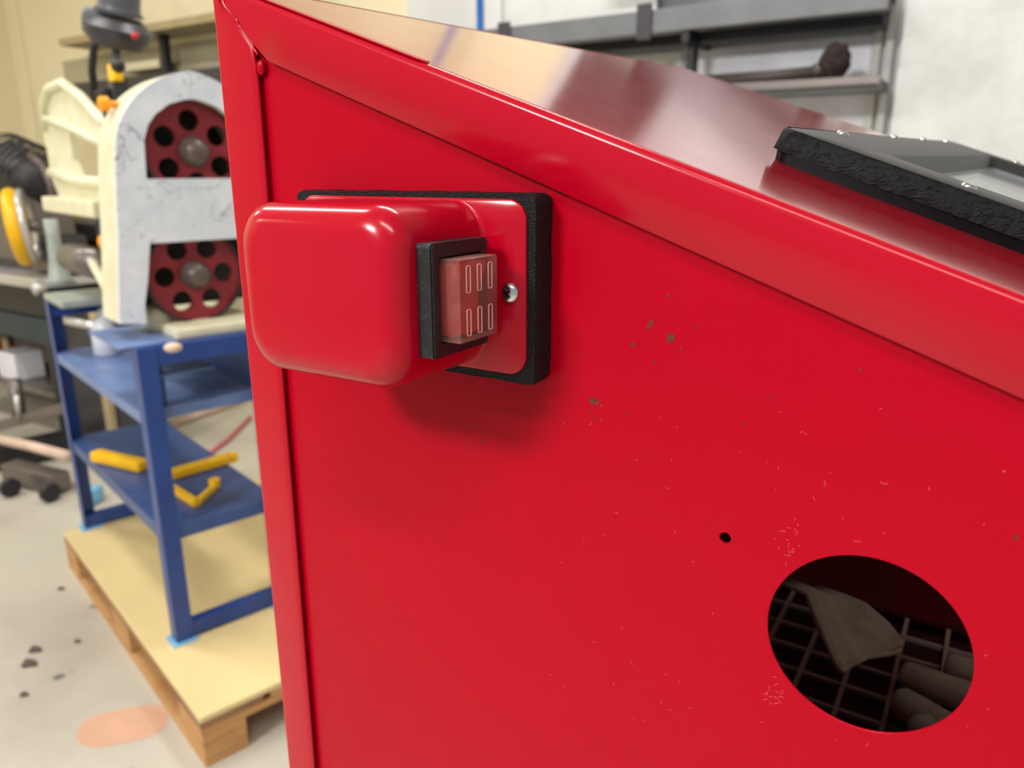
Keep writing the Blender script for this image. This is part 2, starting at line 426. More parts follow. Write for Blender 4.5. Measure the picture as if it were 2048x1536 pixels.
# --- sloping lid flange and lid sheet, one folded sheet with the window opening cut out
sl = Vector((1, 0, -.358)).normalized(); nz = Vector((0, 0, 1))
RB = .0032
def lid_flange(bm):
    xs = [XB + (XR - XB) * i / 60 for i in range(61)]
    rings = []
    for x in xs:
        ze = E_z(x); zs = max(S_z(x), CBZ) if x > -.2805 else S_z(-.2805) + (x + .2805) * (E_z(XB) - S_z(-.2805)) / (XB + .2805)
        zs = min(zs, ze - .0002)
        P = [Vector((x, D + .0012, zs)), Vector((x, D + .0003, zs)), Vector((x, D, zs + .0003 if ze - zs > .002 else zs))]
        top = max(ze - RB, zs)
        P.append(Vector((x, D, top)))
        for k in range(1, 9):
            a = math.pi / 2 * k / 8
            P.append(Vector((x, D + RB * (1 - math.cos(a)), top + (ze - top) * math.sin(a))))
        # small hem step seen as a double highlight
        P.append(Vector((x, D + RB + .0012, ze + .0001)))
        P.append(Vector((x, D + RB + .0016, ze - .0006)))
        P.append(Vector((x, D + RB + .0026, ze - .0006)))
        rings.append([bm.verts.new(p) for p in P])
    for R0, R1 in zip(rings, rings[1:]):
        for j in range(len(R0) - 1): bm.faces.new((R0[j], R1[j], R1[j + 1], R0[j + 1]))
    return bm
obj('lid_flange', lid_flange(NB()), M['red_box'], cab, True, angle=50)
def TL(x, y, h=0): return Vector((x + h * .337, y, E_z(x) + EPS * (y - D) + h * .94 - .0003))
# window frame footprint corners on the lid (x,y): near-left, near-right, far-right, far-left
fr_o = [(-.0868, .334), (XR - .03, .334 - .03), (XR - .01, .80), (-.052, .815)]
fr_i = [(-.046, .380), (XR - .075, .352), (XR - .06, .755), (-.018, .765)]
def lid(bm):
    outer = [(XB, D + RB + .0022), (XR, D + RB + .0022), (XR, D + W), (XB, D + W)]
    es = []
    for L in (outer, [(x + (.004 if i in (0, 3) else -.004), y + (.004 if i < 2 else -.004)) for i, (x, y) in enumerate(fr_i)]):
        vs = [bm.verts.new(TL(x, y)) for x, y in L]
        es += [bm.edges.new((vs[i], vs[(i + 1) % 4])) for i in range(4)]
    g = bmesh.ops.triangle_fill(bm, edges=es, use_beauty=True)
    fs = [x for x in g['geom'] if isinstance(x, bmesh.types.BMFace)]
    g = bmesh.ops.extrude_face_region(bm, geom=fs, use_keep_orig=True)
    bmesh.ops.translate(bm, vec=(0, 0, -.0012), verts=[x for x in g['geom'] if isinstance(x, bmesh.types.BMVert)])
    return bm
obj('lid_sheet', lid(NB()), M['red_top'], cab)
# short overlapping tab on the lid's near edge (ends in a little rounded step)
tabx = atY(846, 128, D).x
def tab(bm):
    pts = [(XB + .002, D + .0012), (tabx - .004, D + .0012), (tabx, D + .0026), (tabx - .001, D + .0052), (tabx - .006, D + .0062), (XB + .002, D + .0062)]
    vs = [bm.verts.new(TL(x, y, .0004)) for x, y in pts]; f = bm.faces.new(vs)
    g = bmesh.ops.extrude_face_region(bm, geom=[f], use_keep_orig=True)
    bmesh.ops.translate(bm, vec=(0, 0, .0006), verts=[x for x in g['geom'] if isinstance(x, bmesh.types.BMVert)])
    return bm
obj('lid_seam_tab', tab(NB()), M['red_box'], cab)
# --- back flange: vertical strip left of the panel, wrapping to the back sheet
def back_flange(bm):
    rings = []
    zt_ = H + .0406
    for i in range(41):
        z = CBZ + (E_z(XB) - CBZ) * i / 40
        xi = -.2836 - .003 * (zt_ - z) / .3675 if z < zt_ else -.2836 + (z - zt_) * .45
        if z > S_z(-.2805): xi = max(XB + .001, -.2805 + (z - S_z(-.2805)) * (XB + .2805) / (E_z(XB) - S_z(-.2805)))
        P = [Vector((xi, D + .0012, z)), Vector((xi, D + .0003, z)), Vector((xi - .0004, D - .0001, z)), Vector((max(xi - .004, XB + .0022), D - .0001, z))]
        r = .002
        for k in range(0, 7):
            a = math.pi / 2 * k / 6
            P.append(Vector((XB + r - r * math.sin(a), D + r - r * math.cos(a), z)))
        P.append(Vector((XB, D + W, z + (EPS * W if i == 40 else 0))))
        rings.append([bm.verts.new(p) for p in P])
    for R0, R1 in zip(rings, rings[1:]):
        for j in range(len(R0) - 1): bm.faces.new((R0[j], R1[j], R1[j + 1], R0[j + 1]))
    return bm
obj('back_flange', back_flange(NB()), M['red_box'], cab, True, angle=50)
# welded mitre bead
mi0, mi1 = Vector((XB + .003, D - .0001, E_z(XB) - .003)), Vector((-.2812, D - .0001, S_z(-.2805) + .001))
pts = []; rad = []
for k in range(25):
    q = k / 24; p = mi0.lerp(mi1, q); p.x += .0006 * math.sin(q * 17) + .0003 * math.sin(q * 41); p.z += .0005 * math.sin(q * 13); pts.append(p); rad.append(.00055 + .00015 * math.sin(q * 29))
obj('weld_bead', tube(NB(), pts, rad, 10), M['red_box'], cab, True)
b = NB(); ball(b, (-.2822, D + .0013, H + .0436), .0022, (1.0, .62, 1.5)); obj('filler_blob', b, M['red'], cab, True)

# --- cabinet inside
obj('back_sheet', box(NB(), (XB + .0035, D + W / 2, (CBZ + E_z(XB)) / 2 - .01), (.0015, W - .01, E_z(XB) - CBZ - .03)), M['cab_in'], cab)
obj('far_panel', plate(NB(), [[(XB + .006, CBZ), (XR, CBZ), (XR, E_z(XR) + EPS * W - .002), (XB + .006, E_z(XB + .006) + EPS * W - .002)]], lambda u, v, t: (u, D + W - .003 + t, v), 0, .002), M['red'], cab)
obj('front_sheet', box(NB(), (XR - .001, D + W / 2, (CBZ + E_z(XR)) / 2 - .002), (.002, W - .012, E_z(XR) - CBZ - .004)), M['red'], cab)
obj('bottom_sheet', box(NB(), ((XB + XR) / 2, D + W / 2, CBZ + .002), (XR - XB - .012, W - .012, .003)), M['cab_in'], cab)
for sx, sy in ((XB + .03, D + .03), (XR - .03, D + .03), (XB + .03, D + W - .03), (XR - .03, D + W - .03)):
    obj('leg', box(NB(), (sx, sy, CBZ / 2), (.03, .03, CBZ), .003), M['dark'], cab)
# grate: crossing bars
GZ = H - .36
for i in range(22):
    x = XB + .02 + i * .030
    if x < XR - .01: obj('grate_bar', box(NB(), (x, D + .206, GZ), (.0030, .392, .004)), M['grate'], cab)
for j in range(13):
    obj('grate_bar', box(NB(), ((XB + XR) / 2, D + .02 + j * .030, GZ - .0037), (XR - XB - .02, .0035, .0032)), M['grate'], cab)
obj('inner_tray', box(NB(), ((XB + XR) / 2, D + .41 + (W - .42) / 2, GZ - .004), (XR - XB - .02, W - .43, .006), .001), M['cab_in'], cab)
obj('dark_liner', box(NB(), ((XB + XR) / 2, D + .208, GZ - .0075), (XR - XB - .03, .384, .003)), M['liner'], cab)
obj('grate_support', box(NB(), ((XB + XR) / 2, D + .02, GZ - .008), (XR - XB - .02, .012, .008)), M['grate'], cab)

# gloves lying inside, seen through the port
def limb(bm, pts, rad, n=14): return tube(bm, pts, rad, n)
glv = empty('work_glove', (-.03, .36, GZ + .003), 'beige leather glove lying on the grate, fingers seen low in the round port', 'glove')
fing = [((1790, 1395), (1930, 1480), .46), ((1800, 1345), (1945, 1400), .485), ((1835, 1445), (1925, 1550), .44), ((1890, 1330), (2000, 1370), .5)]
b = NB()
for (a0, a1, yy) in fing:
    A = atZ(a0[0], a0[1], GZ + .016); B = atZ(a1[0], a1[1], GZ + .018)
    B2 = B + (B - A) * .6
    r = .0105
    ps = [A + (B2 - A) * q for q in (0, .02, .07, .2, .45, .7, 1)]
    limb(b, ps, [r * .3, r * .72, r * .95, r, r * 1.02, r * 1.1, r * 1.15])
obj('fingers', b, M['cloth'], glv, True)
Pm = atZ(2060, 1500, GZ + .024); b = NB(); ball(b, Pm, .034, (1.3, .8, .55)); obj('palm', b, M['cloth'], glv, True)
# hanging cloth cuff: a bent sheet
cf = empty('leather_cuff', (-.06, .42, GZ + .003), 'beige leather flap with stitched edge hanging inside the round port', 'cuff')
def flap(bm):
    rows = [((1560, 1165), (1620, 1160), .40, .46), ((1612, 1190), (1690, 1185), .40, .46), ((1635, 1250), (1730, 1205), .395, .46), ((1655, 1290), (1775, 1245), .39, .46), ((1672, 1325), (1806, 1280), .385, .46), ((1683, 1338), (1800, 1296), .384, .458)]
    L = []
    for (a, bb, y0, y1) in rows:
        A = atY(*a, y0); B = atY(*bb, y1)
        L.append([A + (B - A) * q + Vector((0, .003 * math.sin(q * 6), .0012 * math.sin(q * 5 + len(L)))) for q in (0, .08, .2, .4, .6, .8, .93, 1)])
    V = [[bm.verts.new(p) for p in r] for r in L]; fs = []
    for r0, r1 in zip(V, V[1:]):
        for j in range(7): fs.append(bm.faces.new((r0[j], r0[j + 1], r1[j + 1], r1[j])))
    g = bmesh.ops.extrude_face_region(bm, geom=fs, use_keep_orig=True)
    bmesh.ops.translate(bm, vec=(.0012, .002, -.0015), verts=[x for x in g['geom'] if isinstance(x, bmesh.types.BMVert)])
    return bm, [r[0].co.copy() for r in V], [v.co.copy() for v in V[-1]]
fb, e0, e1_ = flap(NB())
obj('flap', fb, M['cloth'], cf, True)
obj('stitched_edge', tube(NB(), e0 + e1_[1:], .0016, 8), M['cloth'], cf, True)

# ---------------------------------------------------------------- switch box (part of the cabinet)
CX, CZZ = -.1961, H - .0413
GW, GH, GT = .0596, .0347, .0085
FWd, FH = .0557, .0318
BL, BR, BH = .0402, .0378, .0310
DEP = .0486
def loftbox(bm):
    g = GT; t = .0012; N = 10
    def ring(x0, x1, z0, z1, r, o):
        return [bm.verts.new((CX + x, D - o, CZZ + z)) for x, z in rrect(x0, x1, z0, z1, r, N)]
    R = []
    R.append(ring(-FWd, FWd, -FH, FH, .0075, g))
    R.append(ring(-FWd, FWd, -FH, FH, .0075, g + t * .7))
    R.append(ring(-FWd + .0004, FWd - .0004, -FH + .0004, FH - .0004, .0072, g + t))
    R.append(ring(-BL - .002, BR + .002, -BH - .00005, BH + .00005, .0145, g + t + .0001))
    for k in (1, 2, 3):
        a = math.pi / 2 * k / 3
        R.append(ring(-BL - .002 * (1 - math.sin(a)), BR + .002 * (1 - math.sin(a)), -BH, BH, .0145 + .0002 * (3 - k), g + t + .002 * (1 - math.cos(a)) + .0001))
    rr = .0098
    for k in range(0, 9):
        a = math.pi / 2 * k / 8; i = rr * (1 - math.cos(a))
        R.append(ring(-BL + i, BR - i, -BH + i, BH - i, max(.0145 - i * .45, .003), g + t + DEP - rr + rr * math.sin(a)))
    for A, B in zip(R, R[1:]):
        n = len(A)
        for k in range(n): bm.faces.new((A[k], A[(k + 1) % n], B[(k + 1) % n], B[k]))
    bm.faces.new(R[-1])
    # slightly crowned front
    return bm
sw = obj('switch_housing', loftbox(NB()), M['red_box'], cab, True, label='rounded red switch box screwed to the side panel', angle=60)
def gasket(bm):
    N = 8; n_o = 5; rings = []
    base = rrect(-GW, GW, -GH, GH, .0035, N)
    # resample outline finely for an uneven foam edge
    pts = []
    for i in range(len(base)):
        a, b_ = Vector(base[i]), Vector(base[(i + 1) % len(base)]); L = (b_ - a).length; m_ = max(1, int(L / .0011))
        for j in range(m_): pts.append(a.lerp(b_, j / m_))
    for o in [GT * k / n_o for k in range(n_o + 1)]:
        r = []
        for p in pts:
            q = Vector((p.x * 700, p.y * 700, o * 900)); nn = noise.noise(q) * .00025 + noise.noise(q * .12) * .0004
            d = p.normalized(); ins = .0006 if o in (0, GT) else 0
            r.append(bm.verts.new((CX + p.x + d.x * (nn - ins), D + .0032 - o * 1.36, CZZ - .0008 + p.y + d.y * (nn - ins))))
        rings.append(r)
    for A, B in zip(rings, rings[1:]):
        n = len(A)
        for k in range(n): bm.faces.new((A[k], A[(k + 1) % n], B[(k + 1) % n], B[k]))
    bm.faces.new(rings[-1]); bm.faces.new(rings[0][::-1])
    return bm
obj('foam_gasket', gasket(NB()), M['foam'], sw, label='black foam gasket behind the switch box')
G0 = GT + .0012
zy0, zy1, zt, zh = .0385, .0063, .0062, .019
def sbox(bm, x0, x1, o0, o1, z0, z1, bev=0, seg=3):
    return box(bm, (CX + (x0 + x1) / 2, D - G0 - (o0 + o1) / 2, CZZ + (z0 + z1) / 2), (x1 - x0, abs(o1 - o0), z1 - z0), bev, None, seg)
def bez(bm):
    # frame of four sides with an opening for the rocker
    zc = 0
    outer = rrect(-zy0, -zy1, -zh, zh, .0012, 4)
    inner = rrect(-.0345, -.0105, -.0145, .0145, .001, 3)
    plate(bm, [outer, inner], lambda u, v, t: (CX + BR + t, D - G0 + u, CZZ + v), -.0002, zt - .0006)
    plate(bm, [rrect(-zy0 + .0006, -zy1 - .0006, -zh + .0006, zh - .0006, .001, 4), inner], lambda u, v, t: (CX + BR + t, D - G0 + u, CZZ + v), zt - .0006, zt)
    return bm
obj('switch_bezel', bez(NB()), M['bezel'], sw, label='dusty black square switch surround')
sbr = NB(); sbox(sbr, BR + .0002, BR + .0008, .0070, .0375, -.018, .018); obj('switch_backing', sbr, M['bezel'], sw)
# clear cover
RY0, RY1, RTT, RH = .0332, .0111, .0134, .0138
b = NB(); sbox(b, BR + zt - .0035, BR + RTT, RY1, RY0, -RH, RH, .0007, 2); cv = obj('switch_cover', b, M['cover'], sw, True, 'clear dusty pinkish cover over the rocker', 35)
# red rocker within: two tilted paddles
def rock(bm):
    x1 = BR + RTT - .0028; xm = x1 - .0035; prof = [(BR + .001, -.0118), (x1 - .002, -.0122), (x1 - .0028, -.010), (xm, 0), (x1, .0105), (x1 - .0002, .012), (BR + .001, .0118)]
    return plate(bm, [[(x, z) for x, z in prof]], lambda u, v, t: (CX + u, D - G0 - t, CZZ + v), RY1 + .003, RY0 - .0022)
obj('rocker', rock(NB()), M['rocker'], sw, label='red rocker paddle under the clear cover')
# six moulded outline marks on the cover's face
for zc in (.0072, -.0072):
    for q in (.0285, .0222, .0158):
        r = .00022; b = NB(); x = CX + BR + RTT + .00005
        pts = [Vector((x, D - G0 - q + u, CZZ + zc + v)) for u, v in rrect(-.0011, .0011, -.0044, .0044, .0005, 2)]
        pts.append(pts[0]); tube(b, pts, r * .8, 6, False); obj('outline_mark', b, M['covermark'], sw, True)
# screw on the flange
b = NB(); sx_ = atY(1021, 585, D - G0)
lathe(b, sx_, (0, -1, 0), [(0, .0036), (.0004, .0037), (.001, .0035), (.0017, .0029), (.0022, .002), (.0025, .001), (.0026, .0001)], 32)
# cut-in cross: recessed dark cross built from two thin bars
obj('screw', b, M['chrome'], sw, True, 'chrome cross-head screw right of the switch', 50)
b = NB()
for a in (.6, .6 + math.pi / 2):
    d = Vector((math.cos(a), 0, math.sin(a))); u = Vector((-math.sin(a), 0, math.cos(a)))
    box(b, sx_ + Vector((0, -.0023, 0)), (.0034, .0007, .0006), 0, (d, u, Vector((0, 1, 0))))
obj('screw_cross', b, M['slot'], sw)

# ---------------------------------------------------------------- window frame on the lid
def lerp2(a, b_, t): return (a[0] + (b_[0] - a[0]) * t, a[1] + (b_[1] - a[1]) * t)
def quadloop(q, per=1, inset=0, r=.006):
    """rounded corners on the quad"""
    out = []
    for i in range(4):
        p = Vector(q[i]); a = (Vector(q[i - 1]) - p).normalized(); c = (Vector(q[(i + 1) % 4]) - p).normalized(); bis = (a + c).normalized()
        P0 = p + bis * inset * 1.41
        for k in range(7):
            t_ = k / 6; out.append(P0 + a * r * (1 - t_) ** 2 + c * r * t_ ** 2)
    return out
def frame_ring(bm, spec, closed=False):
    """spec: list of (loop, height)"""
    R = []
    for L, h in spec:
        R.append([bm.verts.new(TL(p[0], p[1], h)) for p in L])
    pairs = list(zip(R, R[1:])) + ([(R[-1], R[0])] if closed else [])
    for A, B in pairs:
        n = len(A)
        for k in range(n): bm.faces.new((A[k], A[(k + 1) % n], B[(k + 1) % n], B[k]))
    return bm
def dens(L, step=.002, amp=0):
    out = []
    for i in range(len(L)):
        a, b_ = L[i], L[(i + 1) % len(L)]; m_ = max(1, int((b_ - a).length / step))
        for j in range(m_): out.append(a.lerp(b_, j / m_))
    return out
o_ = fr_o; 
lower = frame_ring(NB(), [(quadloop(o_, inset=.0015, r=.008), 0), (quadloop(o_, inset=.0008, r=.008), .0045), (quadloop(fr_i, inset=-.002, r=.006), .0045), (quadloop(fr_i, inset=-.002, r=.006), 0)], True)
wf = obj('window_frame', lower, M['blackplastic'], cab, True, 'black moulded window frame screwed to the sloping lid', 40)
L0 = dens(quadloop(o_, inset=-.0006, r=.009), .0012)
def jit(L, a):
    c = Vector((.1, .55)); return [p + (c - p).normalized() * a * noise.noise(Vector((p.x * 900, p.y * 900, 0))) for p in L]
up_ = NB()
LL = [(jit(L0, .0006), .0044), (L0, .0048), ([p + (Vector((.1, .55)) - p).normalized() * .0008 for p in L0], .0122), ([p + (Vector((.1, .55)) - p).normalized() * .0022 for p in L0], .0134)]
frame_ring(up_, LL)
up2 = NB()
top_in = quadloop(fr_i, inset=-.004, r=.008)
A_ = quadloop(o_, inset=.0012, r=.009)
obj('textured_band', up_, M['wrinkle'], wf, True, 'wrinkle-textured upper edge of the frame', 60)
obj('frame_top', frame_ring(up2, [(A_, .0128), (quadloop(o_, inset=.002, r=.009), .0134), (quadloop(fr_i, inset=-.0045, r=.009), .0134), (quadloop(fr_i, inset=-.003, r=.008), .0128), (quadloop(fr_i, inset=.004, r=.004), .003), (quadloop(fr_i, inset=.007, r=.004), .003)]), M['frame_top'], wf, True, angle=40)
gl = NB(); vs = [gl.verts.new(TL(p[0], p[1], .0035)) for p in quadloop(fr_i, inset=.004, r=.004)]; f = gl.faces.new(vs)
g = bmesh.ops.extrude_face_region(gl, geom=[f], use_keep_orig=True); bmesh.ops.translate(gl, vec=(0, 0, .0022), verts=[x for x in g['geom'] if isinstance(x, bmesh.types.BMVert)])
obj('window_pane', gl, M['glass'], wf)
nrm = (TL(0, .5, 1) - TL(0, .5, 0)).normalized()
def on_lid(px, py, h):
    v = ray(px, py); n = Vector((.358, -EPS, 1)); P0 = TL(0, D, h); t_ = (P0 - CAM).dot(n) / v.dot(n); return CAM + v * t_
for (px, py) in ((1685, 268), (1789, 275), (1846, 279), (1893, 283), (1937, 374), (2033, 325)):
    P = on_lid(px, py, .0134)
    b = NB(); lathe(b, P, nrm, [(-.001, .0031), (.0003, .0031), (.0008, .0028), (.0012, .0021), (.0013, .0014), (.0006, .0012), (.0005, .0001)], 20)
    obj('screw', b, M['zinc'], wf, True, None, 50)

# ================================================================ PALLET, PLYWOOD, STAND
E1 = Vector((-.964, .268, 0)); E2 = Vector((.268, .964, 0)); O = Vector((-1.606, .951, H - 1.15))
ZP = .13                                     # top of plywood
def Q(a, b_, z): return Vector((O.x, O.y, 0)) + E1 * a + E2 * b_ + Vector((0, 0, z))
AX = (E1, E2, Vector((0, 0, 1)))
def sx(px, py, **k):
    v = ray(px, py); n, val = list(k.items())[0]
    o2 = CAM - Vector((O.x, O.y, 0)); loc = Vector((o2.dot(E1), o2.dot(E2), CAM.z)); d = Vector((v.dot(E1), v.dot(E2), v.z))
    i = 'abz'.index(n); t_ = (val - loc[i]) / d[i]; return loc + d * t_
def qbox(bm, a0, a1, b0, b1, z0, z1, bev=0):
    return box(bm, Q((a0 + a1) / 2, (b0 + b1) / 2, (z0 + z1) / 2), (abs(a1 - a0), abs(b1 - b0), z1 - z0), bev, AX)
PA0, PA1, PB0, PB1 = -.308, .897, -.060, .74
ply = obj('plywood_sheet', qbox(NB(), PA0, PA1, PB0, PB1, ZP - .014, ZP, .002), M['plywood'])
tag(ply, 'pale plywood sheet covering the pallet under the blue stand', 'board')
pal = empty('pallet', Q((PA0 + PA1) / 2, (PB0 + PB1) / 2, 0), 'wooden pallet on the concrete floor under the plywood sheet', 'pallet')
T0 = ZP - .0145
for i in range(5):      # top deck boards, running along a
    b0 = PB0 + i * (.8 - .145) / 4
    obj('deck_board', qbox(NB(), PA0, PA1, b0, b0 + (.145 if i % 2 == 0 else .10), T0 - .018, T0, .002), M['wood'] if i % 2 else M['wood_dark'], pal)
for a_ in (PA0, (PA0 + PA1) / 2 - .0725, PA1 - .145):
    obj('cross_board', qbox(NB(), a_, a_ + .145, PB0, PB1, T0 - .036, T0 - .018, .002), M['wood'], pal)
    for b0 in (PB0, PB0 + .33, PB1 - .10):
        obj('block', qbox(NB(), a_, a_ + .145, b0, b0 + .10, .018, T0 - .036, .003), M['wood'], pal)
for b0 in (PB0, PB0 + .33, PB1 - .10):
    obj('bottom_board', qbox(NB(), PA0, PA1, b0, b0 + .10, 0, .018, .002), M['wood'], pal)

st = empty('machine_stand', Q(.45, .15, ZP), 'blue angle-iron stand with three shelves, standing on the plywood', 'stand')
TZ = H - .385; LT = .003
def angle_leg(a, b_, da, db):
    bm = NB(); w_ = .042
    aa, ab = sorted((a, a + da * w_)); qbox(bm, aa, ab, *sorted((b_, b_ + db * .004)), ZP + .004, TZ)
    ba, bb = sorted((b_ + db * .004, b_ + db * w_)); qbox(bm, *sorted((a, a + da * .004)), ba, bb, ZP + .004, TZ)
    return bm
SBW = .30
for a, b_, da, db in ((0, 0, 1, 1), (.90, 0, -1, 1), (0, SBW, 1, -1), (.90, SBW, -1, -1)):
    obj('leg', angle_leg(a, b_, da, db), M['blue'], st)
    obj('foot_pad', qbox(NB(), a - .012 if a == 0 else a - .05, a + .05 if a == 0 else a + .012, b_ - .012 if b_ == 0 else b_ - .05, b_ + .05 if b_ == 0 else b_ + .012, ZP, ZP + .004), M['bluepad'], st, label='pale blue pad under a leg')
for a in (0.002, .865):
    obj('top_rail', qbox(NB(), a, a + .033, .004, SBW - .004, TZ - .045, TZ, .001), M['blue'], st)
    obj('bottom_rail', qbox(NB(), a + .001, a + .034, .005, SBW - .005, ZP + .005, ZP + .045, .001), M['blue'], st)
for b_ in (SBW - .012,):
    obj('long_rail', qbox(NB(), .04, .86, b_ - .004, b_, TZ - .045, TZ, .001), M['blue'], st)
# shelves: folded trays
def tray(a0, a1, b0, b1, z, lip=.028):
    bm = NB(); qbox(bm, a0, a1, b0, b1, z - .003, z); qbox(bm, a0, a1, b0, b0 + .003, z - lip, z - .003); qbox(bm, a0, a1, b1 - .003, b1, z - lip, z - .003)
    qbox(bm, a0, a0 + .003, b0 + .003, b1 - .003, z - lip, z - .003); qbox(bm, a1 - .003, a1, b0 + .003, b1 - .003, z - lip, z - .003)
    return bm
ZM = H - .545; ZL = H - .835
obj('middle_shelf', tray(.05, .895, .002, SBW - .005, ZM), M['blue_dust_sheen'], st)
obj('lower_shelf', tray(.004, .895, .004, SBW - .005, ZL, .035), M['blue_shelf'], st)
c1, c2 = sx(160, 668, z=TZ), sx(240, 722, z=TZ)
obj('top_plate', qbox(NB(), .02, c1.x, -.03, .10, TZ, TZ + .004, .001), M['blue_dust_sheen'], st, label='small blue plate bolted over the near corner')
obj('apron_plate', qbox(NB(), .06, .065, .006, .07, ZM, TZ - .002), M['blue'], st)
obj('back_apron', qbox(NB(), .05, .86, SBW - .016, SBW - .0125, ZM + .001, TZ - .002), M['blue'], st)
obj('small_shelf', qbox(NB(), .05, .24, .045, .19, TZ - .085, TZ - .081, .001), M['blue_dust_sheen'], st)
# base plate of the saw, on the stand's top
# yellow parts on the lower shelf
def ypt(px, py, h=.012): 
    q = sx(px, py, z=ZL + h); return Q(q.x, q.y, ZL + h)
yy1 = NB(); bar(yy1, ypt(190, 910, .018), ypt(288, 932, .018), .040, .034, .01)
tag(obj('clamp_bar', yy1, M['yellow']), 'bright yellow bar on the lower shelf, left of the near blue leg', 'bar')
yb = empty('yellow_lever', ypt(400, 930, 0), 'dull yellow lever with a round eye on the lower shelf, the longer of two', 'lever')
b = NB(); bar(b, ypt(338, 950, .0145), ypt(455, 917, .0145), .036, .026, .006); obj('shaft', b, M['yellow'], yb)
b = NB(); lathe(b, ypt(463, 922, .001), (0, 0, 1), [(0, .02), (.022, .02), (.022, .011), (.016, .01)], 24); obj('eye', b, M['yellow'], yb, True, angle=40)
yc = empty('bent_bracket', ypt(395, 990, 0), 'small yellow bent bracket at the front of the lower shelf', 'bracket')
b = NB(); bar(b, ypt(342, 975, .01), ypt(395, 1008, .01), .02, .018, .003); bar(b, ypt(392, 1007, .01), ypt(428, 975, .01), .014, .018, .003); obj('strip', b, M['yellow'], yc)
b = NB(); lathe(b, ypt(430, 973, .001), (0, 0, 1), [(0, .015), (.022, .015), (.022, .007), (.015, .006)], 20); obj('eye', b, M['yellow'], yc, True, angle=40)

# ================================================================ BAND SAW
saw = empty('band_saw', Q(.2, .2, TZ), 'old cream and grey band saw with two maroon wheels, on the blue stand', 'saw')
AF = .10                                      # plane of the front plate
def pb(px, py, a=AF): q = sx(px, py, a=a); return (q.y, q.z)
wc = pb(397, 303); wl = pb(400, 552); MB = wc[0]
def mirror(L): return L + [(2 * MB - u, v) for u, v in L[::-1]]
outl = [pb(*p) for p in ((294, 648), (240, 648), (238, 560), (237, 480), (233, 400)) + tuple((397 - 166 * math.cos(math.radians(a)), 300 - 160 * math.sin(math.radians(a)) ** .92) for a in range(0, 90, 6))]
notch = [pb(*p) for p in ((300, 487), (296, 560), (290, 610), (294, 648))]
leftside = [outl[0]] + outl[1:]
outer = mirror([*outl]) 
# outline: left foot -> arch -> right foot -> notch back
right_n = [(2 * MB - u, v) for u, v in notch[::-1]][1:]
poly = outer + right_n + notch[:-1]
up_l = [pb(*p) for p in ((293, 358), (288, 280), (296, 250), (310, 229), (338, 208), (370, 199), (397, 197))]
up_hole = mirror(up_l)
def fa(u, v, t_): return Q(t_, u, v)
obj('front_plate', plate(NB(), [poly, up_hole], fa, AF, AF + .012), M['plate'], saw, label='chipped pale grey front plate of the casting')
def sc2(L, k, c): return [(c[0] + (u - c[0]) * k, c[1] + (v - c[1]) * k) for u, v in L]
obj('frame_casting', plate(NB(), [poly, up_hole], fa, AF + .0122, AF + .14), M['cream'], saw, label='cream side of the saw casting')
obj('shade_backing', plate(NB(), [[(MB - .16, TZ + .05), (MB + .16, TZ + .05), (MB + .16, H + .15), (MB - .16, H + .15)]], fa, AF + .142, AF + .146), M['dark'], saw)  # dark sheet added to stand for the shade inside the casting
def wheel(c, rot, nm='wheel'):
    R = .119
    hs = [circle(c[0] + .072 * math.cos(rot + k * math.pi / 3), c[1] + .072 * math.sin(rot + k * math.pi / 3), .0245, 24) for k in range(6)]
    w_ = obj(nm, plate(NB(), [circle(*c, R - .004, 64)] + hs, fa, AF + .035, AF + .048), M['wheelred'], saw)
    bm = NB(); lathe(bm, Q(AF + .026, *c), E1, [(0, R), (.032, R), (.032, R - .005), (0, R - .005), (0, R)], 64, False); obj('rim', bm, M['rubber'], w_, True, angle=40)
    bm = NB(); lathe(bm, Q(AF + .036, *c), -E1, [(0, .036), (.010, .036), (.018, .031), (.028, .030), (.04, .022), (.046, .008)], 32); obj('hub', bm, M['hub'], w_, True, angle=40)
wheel(wc, math.radians(92)); wheel(wl, math.radians(0))
# cast arm reaching back to the table side
def pa(px, py, b_=.12): q = sx(px, py, b=b_); return (q.x, q.z)
def fb_(u, v, t_): return Q(u, t_, v)
arm_o = [pa(*p) for p in ((86, 200), (97, 175), (125, 163), (160, 190), (200, 236), (238, 250), (238, 430), (150, 418), (122, 405), (102, 350), (88, 270))]
arm_h = [pa(*p) for p in ((138, 262), (180, 283), (212, 300), (222, 330), (217, 355), (188, 362), (160, 352), (146, 320))]
obj('arm_web', plate(NB(), [arm_o, arm_h], fb_, .12, .135), M['cream'], saw, label='cream cast arm with an open window')
def rib(pts, r, b_=.115):
    bm = NB(); P = [Q(pa(*p, b_)[0], b_, pa(*p, b_)[1]) for p in pts]; tube(bm, P, r, 10); return bm
obj('arm_rib', rib([(90, 260), (88, 205), (98, 178), (125, 166), (160, 192), (205, 243), (236, 252)], .014), M['cream'], saw, True)
obj('arm_rib', rib([(92, 238), (140, 255), (208, 288)], .013), M['cream'], saw, True)
obj('arm_rib', rib([(104, 345), (150, 360), (238, 372)], .017), M['cream'], saw, True)
a0, z0 = pa(125, 395); a1_, z1_ = pa(236, 425)
obj('table_beam', qbox(NB(), a1_, a0, .06, .30, z0 - .04, z0 + .005, .006), M['cream'], saw)
